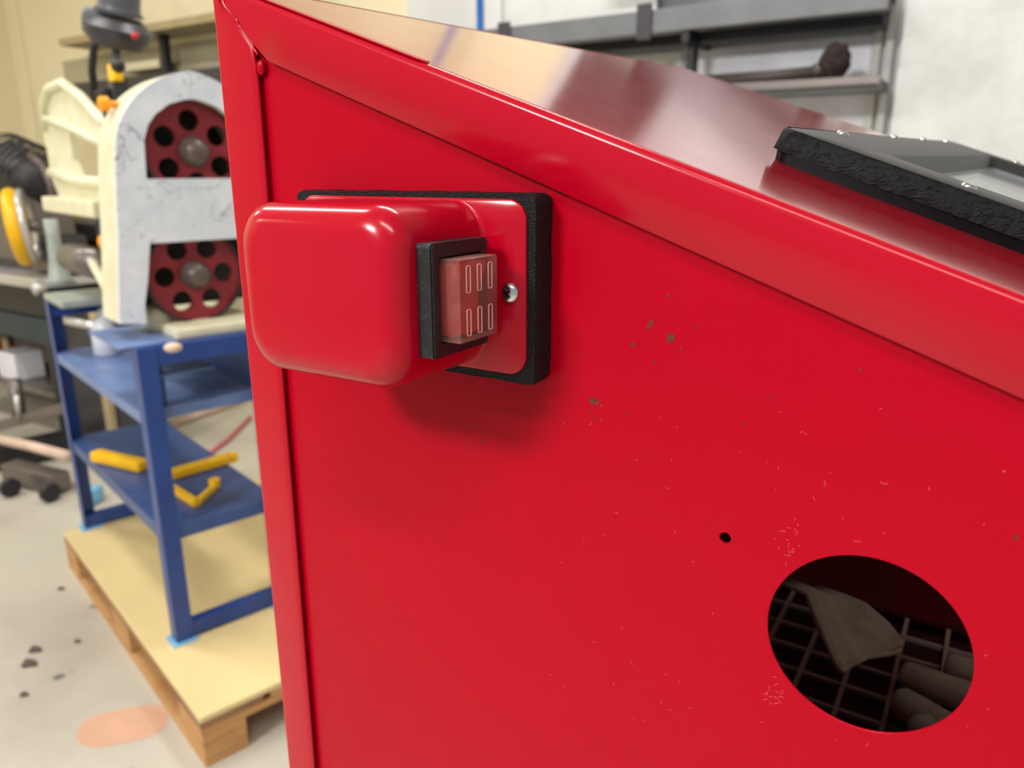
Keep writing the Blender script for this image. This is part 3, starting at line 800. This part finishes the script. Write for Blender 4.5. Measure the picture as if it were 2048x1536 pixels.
# pedestal at the far end of the stand
pc = sx(152, 585, z=TZ)
obj('pedestal_foot', qbox(NB(), .70, .93, .005, .29, TZ, TZ + .022, .006), M['greygreen'], saw)
bm = NB(); A0 = sx(123, 575, b=.1); Pp = Q(A0.x, .1, TZ + .02)
lathe(bm, Pp, (0, 0, 1), [(0, .05), (.02, .034), (.08, .024), (.16, .02), (.215, .022)], 20); obj('pedestal', bm, M['greygreen'], saw, True)
P1, P2 = sx(145, 515, b=.1), sx(205, 530, b=.1)
obj('motor_drum', tube(NB(), [Q(P1.x, .1, P1.z), Q(P2.x, .1, P2.z)], .045, 20), M['steel'], saw, True)
P1, P2 = sx(185, 525, b=.07), sx(212, 575, b=.07)
obj('brace', tube(NB(), [Q(P1.x, .07, P1.z), Q(P2.x, .07, P2.z), Q(P2.x - .1, .07, P2.z - .005)], .012, 10), M['cream'], saw, True)
for (px, py, r) in ((211, 208, .017), (210, 484, .017)):
    q = sx(px, py, b=.06); bm = NB(); lathe(bm, Q(q.x, .045, q.z), E2, [(0, r * .6), (.004, r), (.02, r), (.024, r * .5), (.06, r * .4)], 14)
    obj('knob', bm, M['orange'], saw, True, 'orange clamping knob', 40)
q = sx(232, 142, b=.2); bm = NB(); qbox(bm, q.x - .03, q.x + .03, .185, .21, q.z - .028, q.z + .018, .006); obj('guide_block', bm, M['yellow'], saw, label='yellow blade-guide block')
bm = NB(); q2 = sx(236, 132, b=.18); ball(bm, Q(q2.x, .18, q2.z), .018); obj('guide_ball', bm, M['dark'], saw, True)
q = sx(190, 205, b=.16); obj('guide_post', qbox(NB(), q.x - .06, q.x + .045, .17, .23, q.z - .06, q.z + .035, .006), M['dark'], saw)
q = sx(228, 175, b=.2); obj('guide_rod', qbox(NB(), q.x - .03, q.x + .02, .19, .23, q.z - .06, q.z + .03, .004), M['greydark'], saw)
# saw base lumps
obj('base_casting', qbox(NB(), .03, .48, .10, .33, TZ, TZ + .026, .008), M['cream'], saw)
q = sx(308, 660, z=TZ); b = NB(); box(b, Q(q.x, q.y + .01, TZ + .03), (.09, .05, .06), .012, AX); obj('base_lug', b, M['cream'], saw, True)
q = sx(345, 688, z=TZ + .02); b = NB(); ball(b, Q(q.x, q.y, TZ + .012), .016, (1.2, 1.2, .7)); obj('base_boss', b, M['beige'], saw, True)

# spray bottle standing on the middle shelf
bz = sx(203, 615, b=.12); BHH = bz.z - ZM; BK = BHH / .185
bo = empty('spray_bottle', Q(bz.x, .12, ZM), 'white plastic bottle standing on the middle shelf of the blue stand', 'bottle')
q = Q(bz.x, .12, ZM); obj('body', lathe(NB(), q, (0, 0, 1), [(0, .036), (.004, .04), (.09 * BK, .04), (.13 * BK, .03), (.155 * BK, .012)], 24), M['white'], bo, True)
obj('cap', lathe(NB(), q + Vector((0, 0, .155 * BK)), (0, 0, 1), [(0, .013), (.02 * BK, .012), (.03 * BK, .006)], 16), M['white'], bo, True)
# ================================================================ LEFT BACKGROUND MACHINES
def yb_(name, px0, py0, px1, py1, y, dep, mt, parent=None, bev=.01, label=None):
    A, B = atY(px0, (py0 + py1) / 2, y), atY(px1, (py0 + py1) / 2, y); T, Bt = atY((px0 + px1) / 2, py0, y).z, atY((px0 + px1) / 2, py1, y).z
    return obj(name, box(NB(), ((A.x + B.x) / 2, y + dep / 2, (T + Bt) / 2), (abs(B.x - A.x), dep, T - Bt), bev), M[mt], parent, label=label)
YL = 1.75
tz = atY(60, 565, YL).z
ben = empty('work_bench', (atY(40, 600, YL).x, YL + .3, 0), 'dark bench with a bright steel top at the left edge, behind the blue stand', 'bench')
x0b, x1b = atY(-160, 560, YL).x, atY(88, 580, YL).x
obj('bench_top', box(NB(), ((x0b + x1b) / 2, YL + .19, tz), (x1b - x0b, .42, .05), .012), M['lightsteel'], ben)
obj('apron', box(NB(), ((x0b + x1b) / 2, YL + .20, tz - .10), (x1b - x0b - .06, .36, .13), .006), M['dark'], ben)
obj('teal_drawer', box(NB(), ((x0b + x1b) / 2, YL + .19, tz - .23), (x1b - x0b - .04, .36, .12), .006), M['teal'], ben)
for xx in (x0b + .06, x1b - .08):
    for yy in (YL + .04, YL + .34): obj('leg', box(NB(), (xx, yy, (tz - .29) / 2), (.05, .05, tz - .29), .004), M['dark'], ben)
obj('under_shelf', box(NB(), ((x0b + x1b) / 2, YL + .19, .235), (x1b - x0b - .1, .32, .03), .004), M['steel'], ben)
obj('knob', tube(NB(), [atY(72, 570, YL - .03), atY(82, 585, YL - .03)], .028, 14), M['lightsteel'], ben, True)
# lathe-like machine with yellow handwheel on it
mc = empty('milling_machine', (atY(20, 500, YL + .2).x, YL + .25, tz + .025), 'black and grey milling head with a yellow handwheel on the left bench', 'machine')
hc = atY(36, 455, YL + .02); ax = Vector((.72, -.69, .0)).normalized()
vv = (hc - CAM); vv.z = 0; vv.normalize(); ax = (vv.cross(Vector((0, 0, 1))) * .99 - vv * .12 + Vector((0, 0, .08))).normalized()
hw = obj('handwheel', torus(NB(), hc, ax, .155, .022, 40, 10, 1.3), M['yellow'], mc, True, 'yellow handwheel with a bright chromed rim')
b = NB(); torus(b, hc + ax * .04, ax, .156, .016, 40, 8); obj('chrome_ring', b, M['lightsteel'], hw, True)
b = NB()
for k in range(3):
    a = k * 2.094 + .4; s_ = ax.orthogonal().normalized(); u_ = ax.cross(s_); bar(b, hc, hc + (s_ * math.cos(a) + u_ * math.sin(a)) * .145, .05, .022, .005, ax)
obj('spokes', b, M['yellow'], hw)
obj('hub', lathe(NB(), hc - ax * .04, ax, [(0, .03), (.12, .028), (.13, .018)], 18), M['steel'], hw, True)
m0 = atY(55, 335, YL + .22)
obj('motor', lathe(NB(), m0 + Vector((-.22, 0, 0)), (1, 0, -.25), [(0, .10), (.03, .135), (.30, .14), (.36, .12), (.40, .06)], 28), M['dark'], mc, True, angle=40)
b = NB()
for k in range(6): torus(b, m0 + Vector((-.17 + k * .05, 0, .055 - k * .0125)) - Vector((0, 0, .03)), (1, 0, -.25), .138, .006, 28, 6)
obj('cooling_fins', b, M['greydark'], mc, True)
yb_('gearbox', -40, 380, 60, 520, YL + .12, .22, 'steel', mc, .03)
yb_('column', -30, 470, 95, 536, YL + .14, .20, 'greydark', mc, .02)
for (pa_, pb_2) in (((0, 318), (22, 282)), ((40, 285), (60, 320)), ((95, 300), (110, 330))):
    obj('lever', tube(NB(), [atY(*pa_, YL + .2), atY(*pb_2, YL + .2)], .012, 8), M['dark'], mc, True)
obj('curved_cable', tube(NB(), [atY(60, 310, YL + .1), atY(85, 330, YL + .1), atY(102, 370, YL + .1), (atY(108, 420, YL + .1))], .016, 8), M['hub'], mc, True)
yb_('slide', 62, 520, 130, 545, YL + .1, .25, 'steel', mc, .01)
# boxes and tins behind
def thing_box(name, r, y, dep, mt, label, cat):
    A = r; return tag(yb_(name, *A, y, dep, mt), label, cat)
SH = empty('parts_shelf', (atY(70, 500, 2.2).x, 2.32, 0), 'grey shelf unit behind the handwheel carrying boxes', 'shelf')
xs0, xs1 = atY(-120, 460, 2.2).x, atY(205, 460, 2.2).x
zs = [atY(80, 442, 2.2).z, atY(80, 492, 2.2).z, atY(80, 548, 2.2).z]
for z in zs: obj('shelf_board', box(NB(), ((xs0 + xs1) / 2, 2.33, z), (xs1 - xs0, .3, .012)), M['shelf'], SH)
for xx in (xs0, xs1): obj('upright', box(NB(), (xx, 2.33, zs[0] / 2 + .05), (.04, .3, zs[0] + .1), .004), M['shelf'], SH)
obj('back_sheet', box(NB(), ((xs0 + xs1) / 2, 2.49, zs[0] / 2 + .05), (xs1 - xs0, .01, zs[0] + .1)), M['hub'], SH)
def onshelf(name, px0, px1, z, h, mt, label, cat, dep=.18, rnd=False):
    A, B = atY(px0, 470, 2.2).x, atY(px1, 470, 2.2).x; z += .0065; c = ((A + B) / 2, 2.2 + .02 + dep / 2, z + h / 2)
    if rnd: return tag(obj(name, lathe(NB(), (c[0], c[1], z), (0, 0, 1), [(0, (B - A) / 2 * .9), (.01, (B - A) / 2), (h - .02, (B - A) / 2), (h, (B - A) / 3)], 20), M[mt], None, True), label, cat)
    return tag(obj(name, box(NB(), c, (B - A, dep, h), .006), M[mt]), label, cat)
onshelf('cardboard_box', 60, 104, zs[0], .13, 'beige', 'pale pinkish box on the upper shelf beside the yellow handwheel', 'box')
onshelf('yellow_tin', 109, 126, zs[0], .155, 'yellow', 'yellow tin on the upper shelf, right of the pale box', 'tin', .08, True)
onshelf('orange_tin', 66, 76, zs[1], .11, 'orange', 'small orange tin just right of the handwheel rim', 'tin', .06, True)
onshelf('white_tub', 80, 108, zs[1], .10, 'white', 'white tub on the middle shelf under the pale box', 'tub', .12, True)
onshelf('white_carton', 70, 116, zs[2], .09, 'white', 'white carton on the lower shelf above the bench', 'carton')
onshelf('white_jar', 156, 178, zs[2], .10, 'white', 'tall white jar seen under the saw arm', 'jar', .1, True)
onshelf('white_parcel', -30, 22, zs[2], .12, 'board', 'pale parcel at the photo\'s left edge behind the handwheel', 'parcel')
onshelf('blue_parcel', -60, 18, zs[1], .10, 'bluepad', 'blue and white parcel at the left edge, upper of two', 'parcel')
# lower clutter under and beside the bench
ux = lambda px: atY(px, 720, YL + .12).x
tag(obj('parts_carton', box(NB(), ((ux(24) + ux(58)) / 2, YL + .12, .25 + .07), (ux(58) - ux(24), .14, .14), .006), M['white']), 'white carton under the bench, above a chromed tube', 'carton')
tag(obj('sheet_roll', tube(NB(), [(ux(17), YL + .12, .25), (ux(15), YL + .13, .45)], .018, 10), M['khaki'], None, True), 'khaki tube standing upright under the bench', 'tube')
tag(obj('red_bin', box(NB(), (ux(-20), YL + .12, .25 + .06), (ux(8) - ux(-48), .2, .12), .01), M['redplastic']), 'red bin at the left edge under the bench', 'bin')
# trolley / hoist legs on the floor
YT = 1.62
tr = empty('floor_jack', (atY(40, 900, YT).x, YT, 0), 'low grey wheeled hoist on the floor left of the blue stand', 'hoist')
obj('upright', tube(NB(), [atY(28, 760, YT), atY(40, 840, YT)], .03, 14), M['steel'], tr, True)
obj('upright_rod', tube(NB(), [atY(32, 790, YT - .03), atY(40, 838, YT - .03)], .012, 10), M['lightsteel'], tr, True)
obj('cross_beam', bar(NB(), atY(-60, 868, YT), atY(135, 815, YT), .06, .05, .006), M['steel'], tr)
obj('boom', tube(NB(), [atY(-60, 868, YT - .15), atY(60, 892, YT - .15), atY(135, 912, YT - .15)], .022, 12), M['beige'], tr, True, 'pale tubular boom')
def onfloor(px, py, dz=0): p = atZ(px, py, dz); return p
obj('base_beam', bar(NB(), onfloor(-60, 925, .06), onfloor(150, 880, .06), .10, .10, .01), M['dark'], tr)
obj('base_foot', bar(NB(), onfloor(20, 940, .05), onfloor(125, 965, .05), .08, .08, .01), M['steel'], tr)
for (px, py) in ((100, 985), (20, 975)):
    p = onfloor(px, py, .04); obj('caster', lathe(NB(), p - Vector((.015, 0, 0)), (1, 0, 0), [(0, .036), (.006, .04), (.024, .04), (.03, .036)], 20), M['dark'], tr, True, angle=40)
# far floor machinery seen through the stand
cr = empty('grey_crate', (atZ(250, 820, 0).x, atZ(250, 820, 0).y, 0), 'brownish-grey machine base seen through the blue stand', 'machine')
c = atZ(215, 830, 0)
obj('base', box(NB(), (c.x - .9, c.y + .80, .20), (.9, .5, .40), .02), M['hub'], cr)
obj('plinth', box(NB(), (c.x - .9, c.y + .80, .03), (1.0, .62, .06), .01), M['steel'], cr)
obj('drum', lathe(NB(), (c.x - .43, c.y + .75, .12), (1, 0, 0), [(0, .11), (.25, .12), (.3, .06)], 20), M['greydark'], cr, True)
tag(obj('floor_pipe', tube(NB(), [onfloor(340, 850, .02), onfloor(482, 800, .02)], .02, 12), M['beige'], None, True), 'pale pipe lying on the floor beyond the blue stand', 'pipe')
tag(obj('air_hose', tube(NB(), [onfloor(420, 905, .012), onfloor(455, 880, .012), onfloor(480, 855, .012), onfloor(500, 835, .012)], .011, 10), M['hose'], None, True), 'faded red hose on the floor behind the blue stand', 'hose')
p = onfloor(462, 770, 0); tag(obj('orange_reel', torus(NB(), p + Vector((0, 0, .07)), (.6, -.8, 0), .055, .018, 24, 8), M['terracotta'], None, True), 'orange-brown ring on the floor seen between the stand legs', 'ring')
p = onfloor(186, 1008, 0); tag(obj('white_wedge', box(NB(), p + Vector((0, 0, .035)), (.05, .10, .07), .02, (Vector((.9, .4, 0)).normalized(), Vector((-.4, .9, 0)).normalized(), Vector((0, 0, 1)))), M['bluepad']), 'pale blue-white wedge on the floor behind the far stand leg', 'wedge')
rr_ = empty('rod_rack', (atY(165, 655, 1.75).x, 1.8, 0), 'dark rack with a bright silver rod, seen through the stand below the saw', 'rack')
zr = atY(165, 648, 1.75).z
obj('silver_rod', tube(NB(), [(atY(112, 655, 1.75).x, 1.75, zr), (atY(190, 640, 1.75).x, 1.75, zr)], .019, 14), M['lightsteel'], rr_, True)
obj('rack_body', box(NB(), (atY(168, 655, 1.8).x + .02, 1.9, zr / 2 + .02), (.42, .2, zr + .04), .01), M['greydark'], rr_)
obj('rack_post', box(NB(), (atY(188, 655, 1.77).x, 1.782, zr / 2 + .06), (.05, .03, zr + .12), .005), M['khaki'], rr_)

# ================================================================ HANGING GREY NOZZLE
yn = 1.35
nz_ = empty('extraction_nozzle', atY(232, -200, yn), 'grey ribbed extraction hose nozzle hanging above the band saw', 'hose')
A, B = atY(236, 96, yn), atY(240, -60, yn); axn = (B - A).normalized(); up_len = (B - A).length
prof = [(0, .035), (.008, .07), (.03, .078), (.055, .088), (.085, .090), (.115, .070), (.13, .058)]
prof += [(.13 + k * .008, .060 if k % 2 else .0555) for k in range(1, 60)]
top = Vector((A.x, A.y, CZ))
k_ = .62
obj('hose', lathe(NB(), A, axn, [(t_ * k_ * 1.25, r * .92) for t_, r in prof[5:]], 28), M['grey'], nz_, True)
obj('cone', lathe(NB(), A + Vector((0, 0, 0)), (axn + RC * -.28 * 0).normalized(), [(t_ * k_, r * .98) for t_, r in prof[:7]], 28), M['greydark'], nz_, True, angle=50)
b = NB(); box(b, atY(205, 45, yn - .03), (.07, .10, .055), .02, (axn, RC, FW)); obj('side_cowl', b, M['grey'], nz_, True)
b = NB(); ball(b, atY(270, 72, yn - .085), .009); obj('red_button', b, M['redplastic'], nz_, True, 'small red button')
P3 = A + axn * (prof[-1][0] * k_ * 1.25)
obj('drop_pipe', tube(NB(), [P3, P3 + Vector((0, 0, .1)), Vector((P3.x, P3.y, CZ))], .05, 20), M['grey'], nz_, True)
obj('cable', tube(NB(), [atY(205, 60, yn), atY(188, 95, yn), atY(184, 140, yn), atY(190, 190, yn), atY(190, 240, yn + .1)], .011, 10), M['dark'], nz_, True)
obj('stem', tube(NB(), [atY(232, 90, yn), atY(232, 130, yn)], .012, 10), M['grey'], nz_, True)

# ================================================================ WALL SHELVES
ys = 3.0
def hbar(name, px0, py0, px1, hgt, dep, mt, parent, y=ys, z=None, bev=.004, label=None):
    A, B = atY(px0, py0, y), atY(px1, py0, y); zz = A.z if z is None else z
    return obj(name, box(NB(), ((A.x + B.x) / 2, y + dep / 2, zz), (B.x - A.x, dep, hgt), bev), M[mt], parent, label=label)
s1 = empty('wall_rack', (atY(300, 60, ys).x, WY1 - .02, 0), 'left wall shelf with a cream board along its edge, behind the nozzle', 'shelf')
zt1 = atY(118, 85, ys).z
hbar('shelf_edge', 118, 85, 560, .045, .06, 'khaki', s1, ys, zt1 - .0)
hbar('shelf_top', 122, 85, 560, .02, .24, 'tanboard', s1, ys + .06, zt1)
hbar('backing_board', 128, 150, 560, .30, .02, 'tanboard', s1, WY1 - .025, zt1 - .2)
hbar('lower_ledge', 235, 118, 316, .05, .10, 'creamboard', s1, ys + .15, zt1 - .17)
for px in (318,):
    A = atY(px, 120, ys + .1); obj('bracket', box(NB(), (A.x, ys + .15, zt1 - .16), (.05, .05, .30), .004), M['dark'], s1)
A, B = atY(316, 140, ys + .12), atY(560, 140, ys + .12)
obj('lower_rail', box(NB(), ((A.x + B.x) / 2, ys + .2, zt1 - .30), (B.x - A.x, .16, .05), .004), M['shelf'], s1)
# sheets standing on that shelf, edge of a cream board above
b = hbar('cream_sheet', 280, 0, 560, .42, .03, 'creamboard', None, ys + .04, zt1 + .235); tag(b, 'cream sheet of board standing on the left wall shelf', 'board')
# dark carcass under the shelf behind the saw
zq = atY(200, 158, 3.0).z; zq2 = atY(200, 262, 3.0).z; xq = atY(128, 200, 3.0).x, atY(520, 200, 3.0).x
tag(obj('wall_locker', box(NB(), ((xq[0] + xq[1]) / 2, 3.13, (zq + zq2) / 2), (xq[1] - xq[0], .2, zq - zq2), .01), M['greydark']), 'dark low locker on the wall behind the band saw', 'locker')

s2 = empty('steel_rack', (atY(1400, 60, ys).x, WY1 - .02, 0), 'grey steel beam shelf on the white back wall, above the lid', 'shelf')
zb = atY(1400, 32, ys).z
def zlevel(px, py, y=ys): return atY(px, py, y).z
hbar('front_beam', 800, 40, 1772, .085, .05, 'shelf', s2, ys, zb)
hbar('shelf_deck', 800, 40, 1772, .02, .24, 'shelf', s2, ys + .05, zb + .03)
hbar('under_beam', 900, 60, 1765, .04, .10, 'dark', s2, ys + .12, zb - .055)
for px, hh in ((1290, .13), (1010, .12)):
    A = atY(px, 40, ys); obj('beam_clip', box(NB(), (A.x, ys - .008, zb), (.06, .014, hh), .003), M['greydark'], s2)
A = atY(1376, 100, ys + .05); obj('bracket_post', box(NB(), (A.x, ys + .1, zb - .22), (.032, .06, .36), .004), M['dark'], s2)
A = atY(1376, 100, ys + .05); obj('bracket_arm', box(NB(), (A.x, ys + .15, zb - .06), (.03, .28, .05), .004), M['dark'], s2)
for i, (a, b_, hh, mt, yy, lab) in enumerate(((815, 1010, .20, 'board', .10, 'pale grey board on the steel shelf, left of the blue strap end'), (1000, 1320, .13, 'board', .12, 'low pale board on the steel shelf beyond the blue strap'), (1240, 1700, .10, 'shelf', .16, 'grey sheet lying on the right half of the steel shelf'))):
    A, B = atY(a, 20, ys + yy), atY(b_, 20, ys + yy)
    tag(obj('stored_board', box(NB(), ((A.x + B.x) / 2, ys + yy, zb + .042 + hh / 2), (B.x - A.x - .02, .03, hh), .003), M[mt]), lab, 'board')
A = atY(962, 10, ys); tag(obj('blue_strap', box(NB(), (A.x - .06, ys + .079, zb + .50), (.034, .008, .92), .002), M['strap']), 'blue strap hanging over the pale boards on the steel shelf', 'strap')
# sheets leaning on the wall under the beam
for a, b_, t_, bt, lab in ((1050, 1362, 105, 190, 'off-white sheet on the wall under the steel shelf, left of the black post'), (1388, 1742, 28, 215, 'white sheet on the wall right of the black post')):
    A, B = atY(a, 150, WY1 - .02), atY(b_, 150, WY1 - .02); z1, z2 = atY(b_ - 100, t_, WY1 - .02).z, atY(b_ - 100, bt, WY1 - .02).z
    tag(obj('wall_sheet', box(NB(), ((A.x + B.x) / 2, WY1 - .012, (zb - .075 + z2 - .4) / 2), (B.x - A.x, .02, zb - .075 - z2 + .4), .003), M['board' if a < 1200 else 'white']), lab, 'board')
s3 = empty('lower_rack', (atY(1600, 165, ys).x, WY1 - .03, 0), 'narrow grey ledge low on the back wall, holding the brush', 'shelf')
zl = zlevel(1600, 172)
hbar('ledge', 1385, 172, 1755, .035, .26, 'shelf', s3, ys, zl)
hbar('rail', 1385, 172, 1760, .03, .02, 'steel', s3, ys - .02, zl + .005)
# brush
zc = zl + .055
bs = empty('wall_brush', (atY(1600, 150, ys).x, ys + .1, zl + .018), 'long dark brush with a round bristle head lying on the wall ledge', 'brush')
A, B = atY(1440, 160, ys + .05), atY(1650, 150, ys + .05)
obj('handle', tube(NB(), [(A.x, ys + .08, zl + .04), (B.x, ys + .06, zl + .05)], .022, 12), M['woodhandle'], bs, True)
obj('ferrule', tube(NB(), [(B.x - .04, ys + .062, zl + .05), (B.x + .01, ys + .055, zl + .07)], .025, 12), M['steel'], bs, True)
b = NB(); hp = atY(1670, 124, ys + .02); ball(b, hp, .058, (.85, .9, 1.05), 28)
for v in b.verts: v.co += (v.co - hp) * noise.noise(v.co * 60) * .22
obj('bristle_head', b, M['brush'], bs)
tag(hbar('ledge_bar', 1400, 152, 1545, .06, .05, 'woodhandle', None, ys + .16, zl + .048), 'dark bar on the wall ledge behind the brush handle', 'bar')

# salmon paint patch on the floor
def patch(bm):
    c = atZ(240, 1452, 0); vs = []
    for k in range(40):
        a = 2 * math.pi * k / 40; px = 245 + 92 * math.cos(a); py = 1452 + 38 * math.sin(a) - 18 * math.cos(a) + 4 * math.sin(3 * a)
        p = atZ(px, py, .0008); vs.append(bm.verts.new(p))
    f = bm.faces.new(vs); g = bmesh.ops.extrude_face_region(bm, geom=[f], use_keep_orig=True)
    bmesh.ops.translate(bm, vec=(0, 0, -.0006), verts=[x for x in g['geom'] if isinstance(x, bmesh.types.BMVert)]); return bm
tag(obj('paint_patch', patch(NB()), M['stain']), 'salmon painted patch on the concrete floor beside the pallet', 'paint patch')
def spot(px, py, r, lab):
    c = atZ(px, py, 0); b = NB(); vs = [b.verts.new(c + Vector((r * math.cos(a) * (1 + .3 * math.sin(3 * a)), r * .7 * math.sin(a), .0012))) for a in [k * .3927 for k in range(16)]]
    f = b.faces.new(vs); g = bmesh.ops.extrude_face_region(b, geom=[f], use_keep_orig=True); bmesh.ops.translate(b, vec=(0, 0, -.001), verts=[x for x in g['geom'] if isinstance(x, bmesh.types.BMVert)])
    return tag(obj('floor_spot', b, M['hub']), lab, 'stain')
spot(70, 1300, .022, 'larger dark spot on the bare floor, upper of the close pair'); spot(58, 1328, .026, 'long dark spot on the floor, lower of the close pair')
spot(155, 1283, .012, 'small grey spot on the floor nearest the pallet'); spot(122, 1178, .014, 'grey spot on the floor beside the pallet corner'); spot(48, 1390, .014, 'faint spot on the floor nearest the photo\'s left edge')

tag(obj('storage_case', box(NB(), (-1.30, ys + .12, zb + .178 + .28), (.34, .20, .56), .01), M['dark']), 'black case standing on the stored sheets above the steel shelf', 'case')
# ---------------------------------------------------------------- chips and lint on the side panel
def onp(px, py, y=YP): return atY(px, py, y)
M['chip'] = mat('rusty_chip', (96, 44, 26), .8, var=.5, vs=900, bumps=.6, bs=1500)
M['lint'] = mat('pale_lint', (236, 150, 150), .7)
random.seed(3)
def chip(px, py, r, asp=1., rot=0.):
    c = onp(px, py, YP - .00002); rm = r * c.length * 0 + r * .24 * 1.15 / 1515
    b = NB(); vs = []
    for k in range(11):
        a = 2 * math.pi * k / 11; q = random.uniform(.45, 1.15); u, v = math.cos(a) * q, math.sin(a) * q * asp
        vs.append(b.verts.new(c + Vector((u * math.cos(rot) - v * math.sin(rot), 0, u * math.sin(rot) + v * math.cos(rot))) * rm))
    f = b.faces.new(vs); g = bmesh.ops.extrude_face_region(b, geom=[f], use_keep_orig=True)
    bmesh.ops.translate(b, vec=(0, -.00006, 0), verts=[x for x in g['geom'] if isinstance(x, bmesh.types.BMVert)])
    obj('paint_chip', b, M['chip'], cab)
for a in ((1302, 645, 7), (1298, 655, 5), (1341, 674, 8, 1.4), (1344, 682, 5), (1266, 689, 5), (1394, 650, 4, .6), (1362, 698, 3), (1311, 724, 4, .6), (1187, 801, 9, .8), (1194, 806, 6), (1181, 799, 5), (1256, 824, 3), (1189, 838, 3), (1545, 792, 3), (1720, 740, 3), (965, 883, 4), (1118, 380, 7, 1.5), (1335, 592, 3), (2032, 1074, 4), (1490, 848, 3)):
    chip(*a)
b = NB(); tube(b, [onp(1187, 806, YP - .0001), onp(1182, 815, YP - .0001), onp(1182, 826, YP - .0001), onp(1189, 838, YP - .0001)], .00008, 5); obj('scratch_hair', b, M['chip'], cab)
b = NB()
def lint(px, py, L, a):
    pts = []
    bend = random.uniform(-.8, .8)
    for k in range(4):
        q = k / 3 - .5; aa = a + bend * q; pts.append(onp(px + L * q * math.cos(aa), py + L * q * math.sin(aa) + bend * L * .3 * q * q, YP - .00015))
    tube(b, pts, .00004, 4)
for k in range(20): lint(random.gauss(1572, 14), random.gauss(1085, 22), random.uniform(3, 9), random.uniform(-1, 2))
for k in range(16): lint(random.gauss(1550, 12), random.gauss(1385, 14), random.uniform(5, 11), random.uniform(-1, 2))
for k in range(70): lint(random.uniform(1100, 2040), random.uniform(780, 1520), random.uniform(4, 9), random.uniform(-1.5, 1.5))
for a in ((1650, 966, 14, 1.4), (1768, 968, 16, .2), (1715, 1083, 14, 0), (833, 1043, 8, 1.2), (1628, 998, 10, 1.), (1800, 1225, 10, -.5)): lint(*a)
# keep the lint off the open port
bad = [v for v in b.verts if (v.co.x + .0184) ** 2 + (v.co.z - H + .1496) ** 2 < .0325 ** 2]
bmesh.ops.delete(b, geom=bad, context='VERTS')
o_l = obj('lint', b, M['lint'], cab); o_l['kind'] = 'stuff'
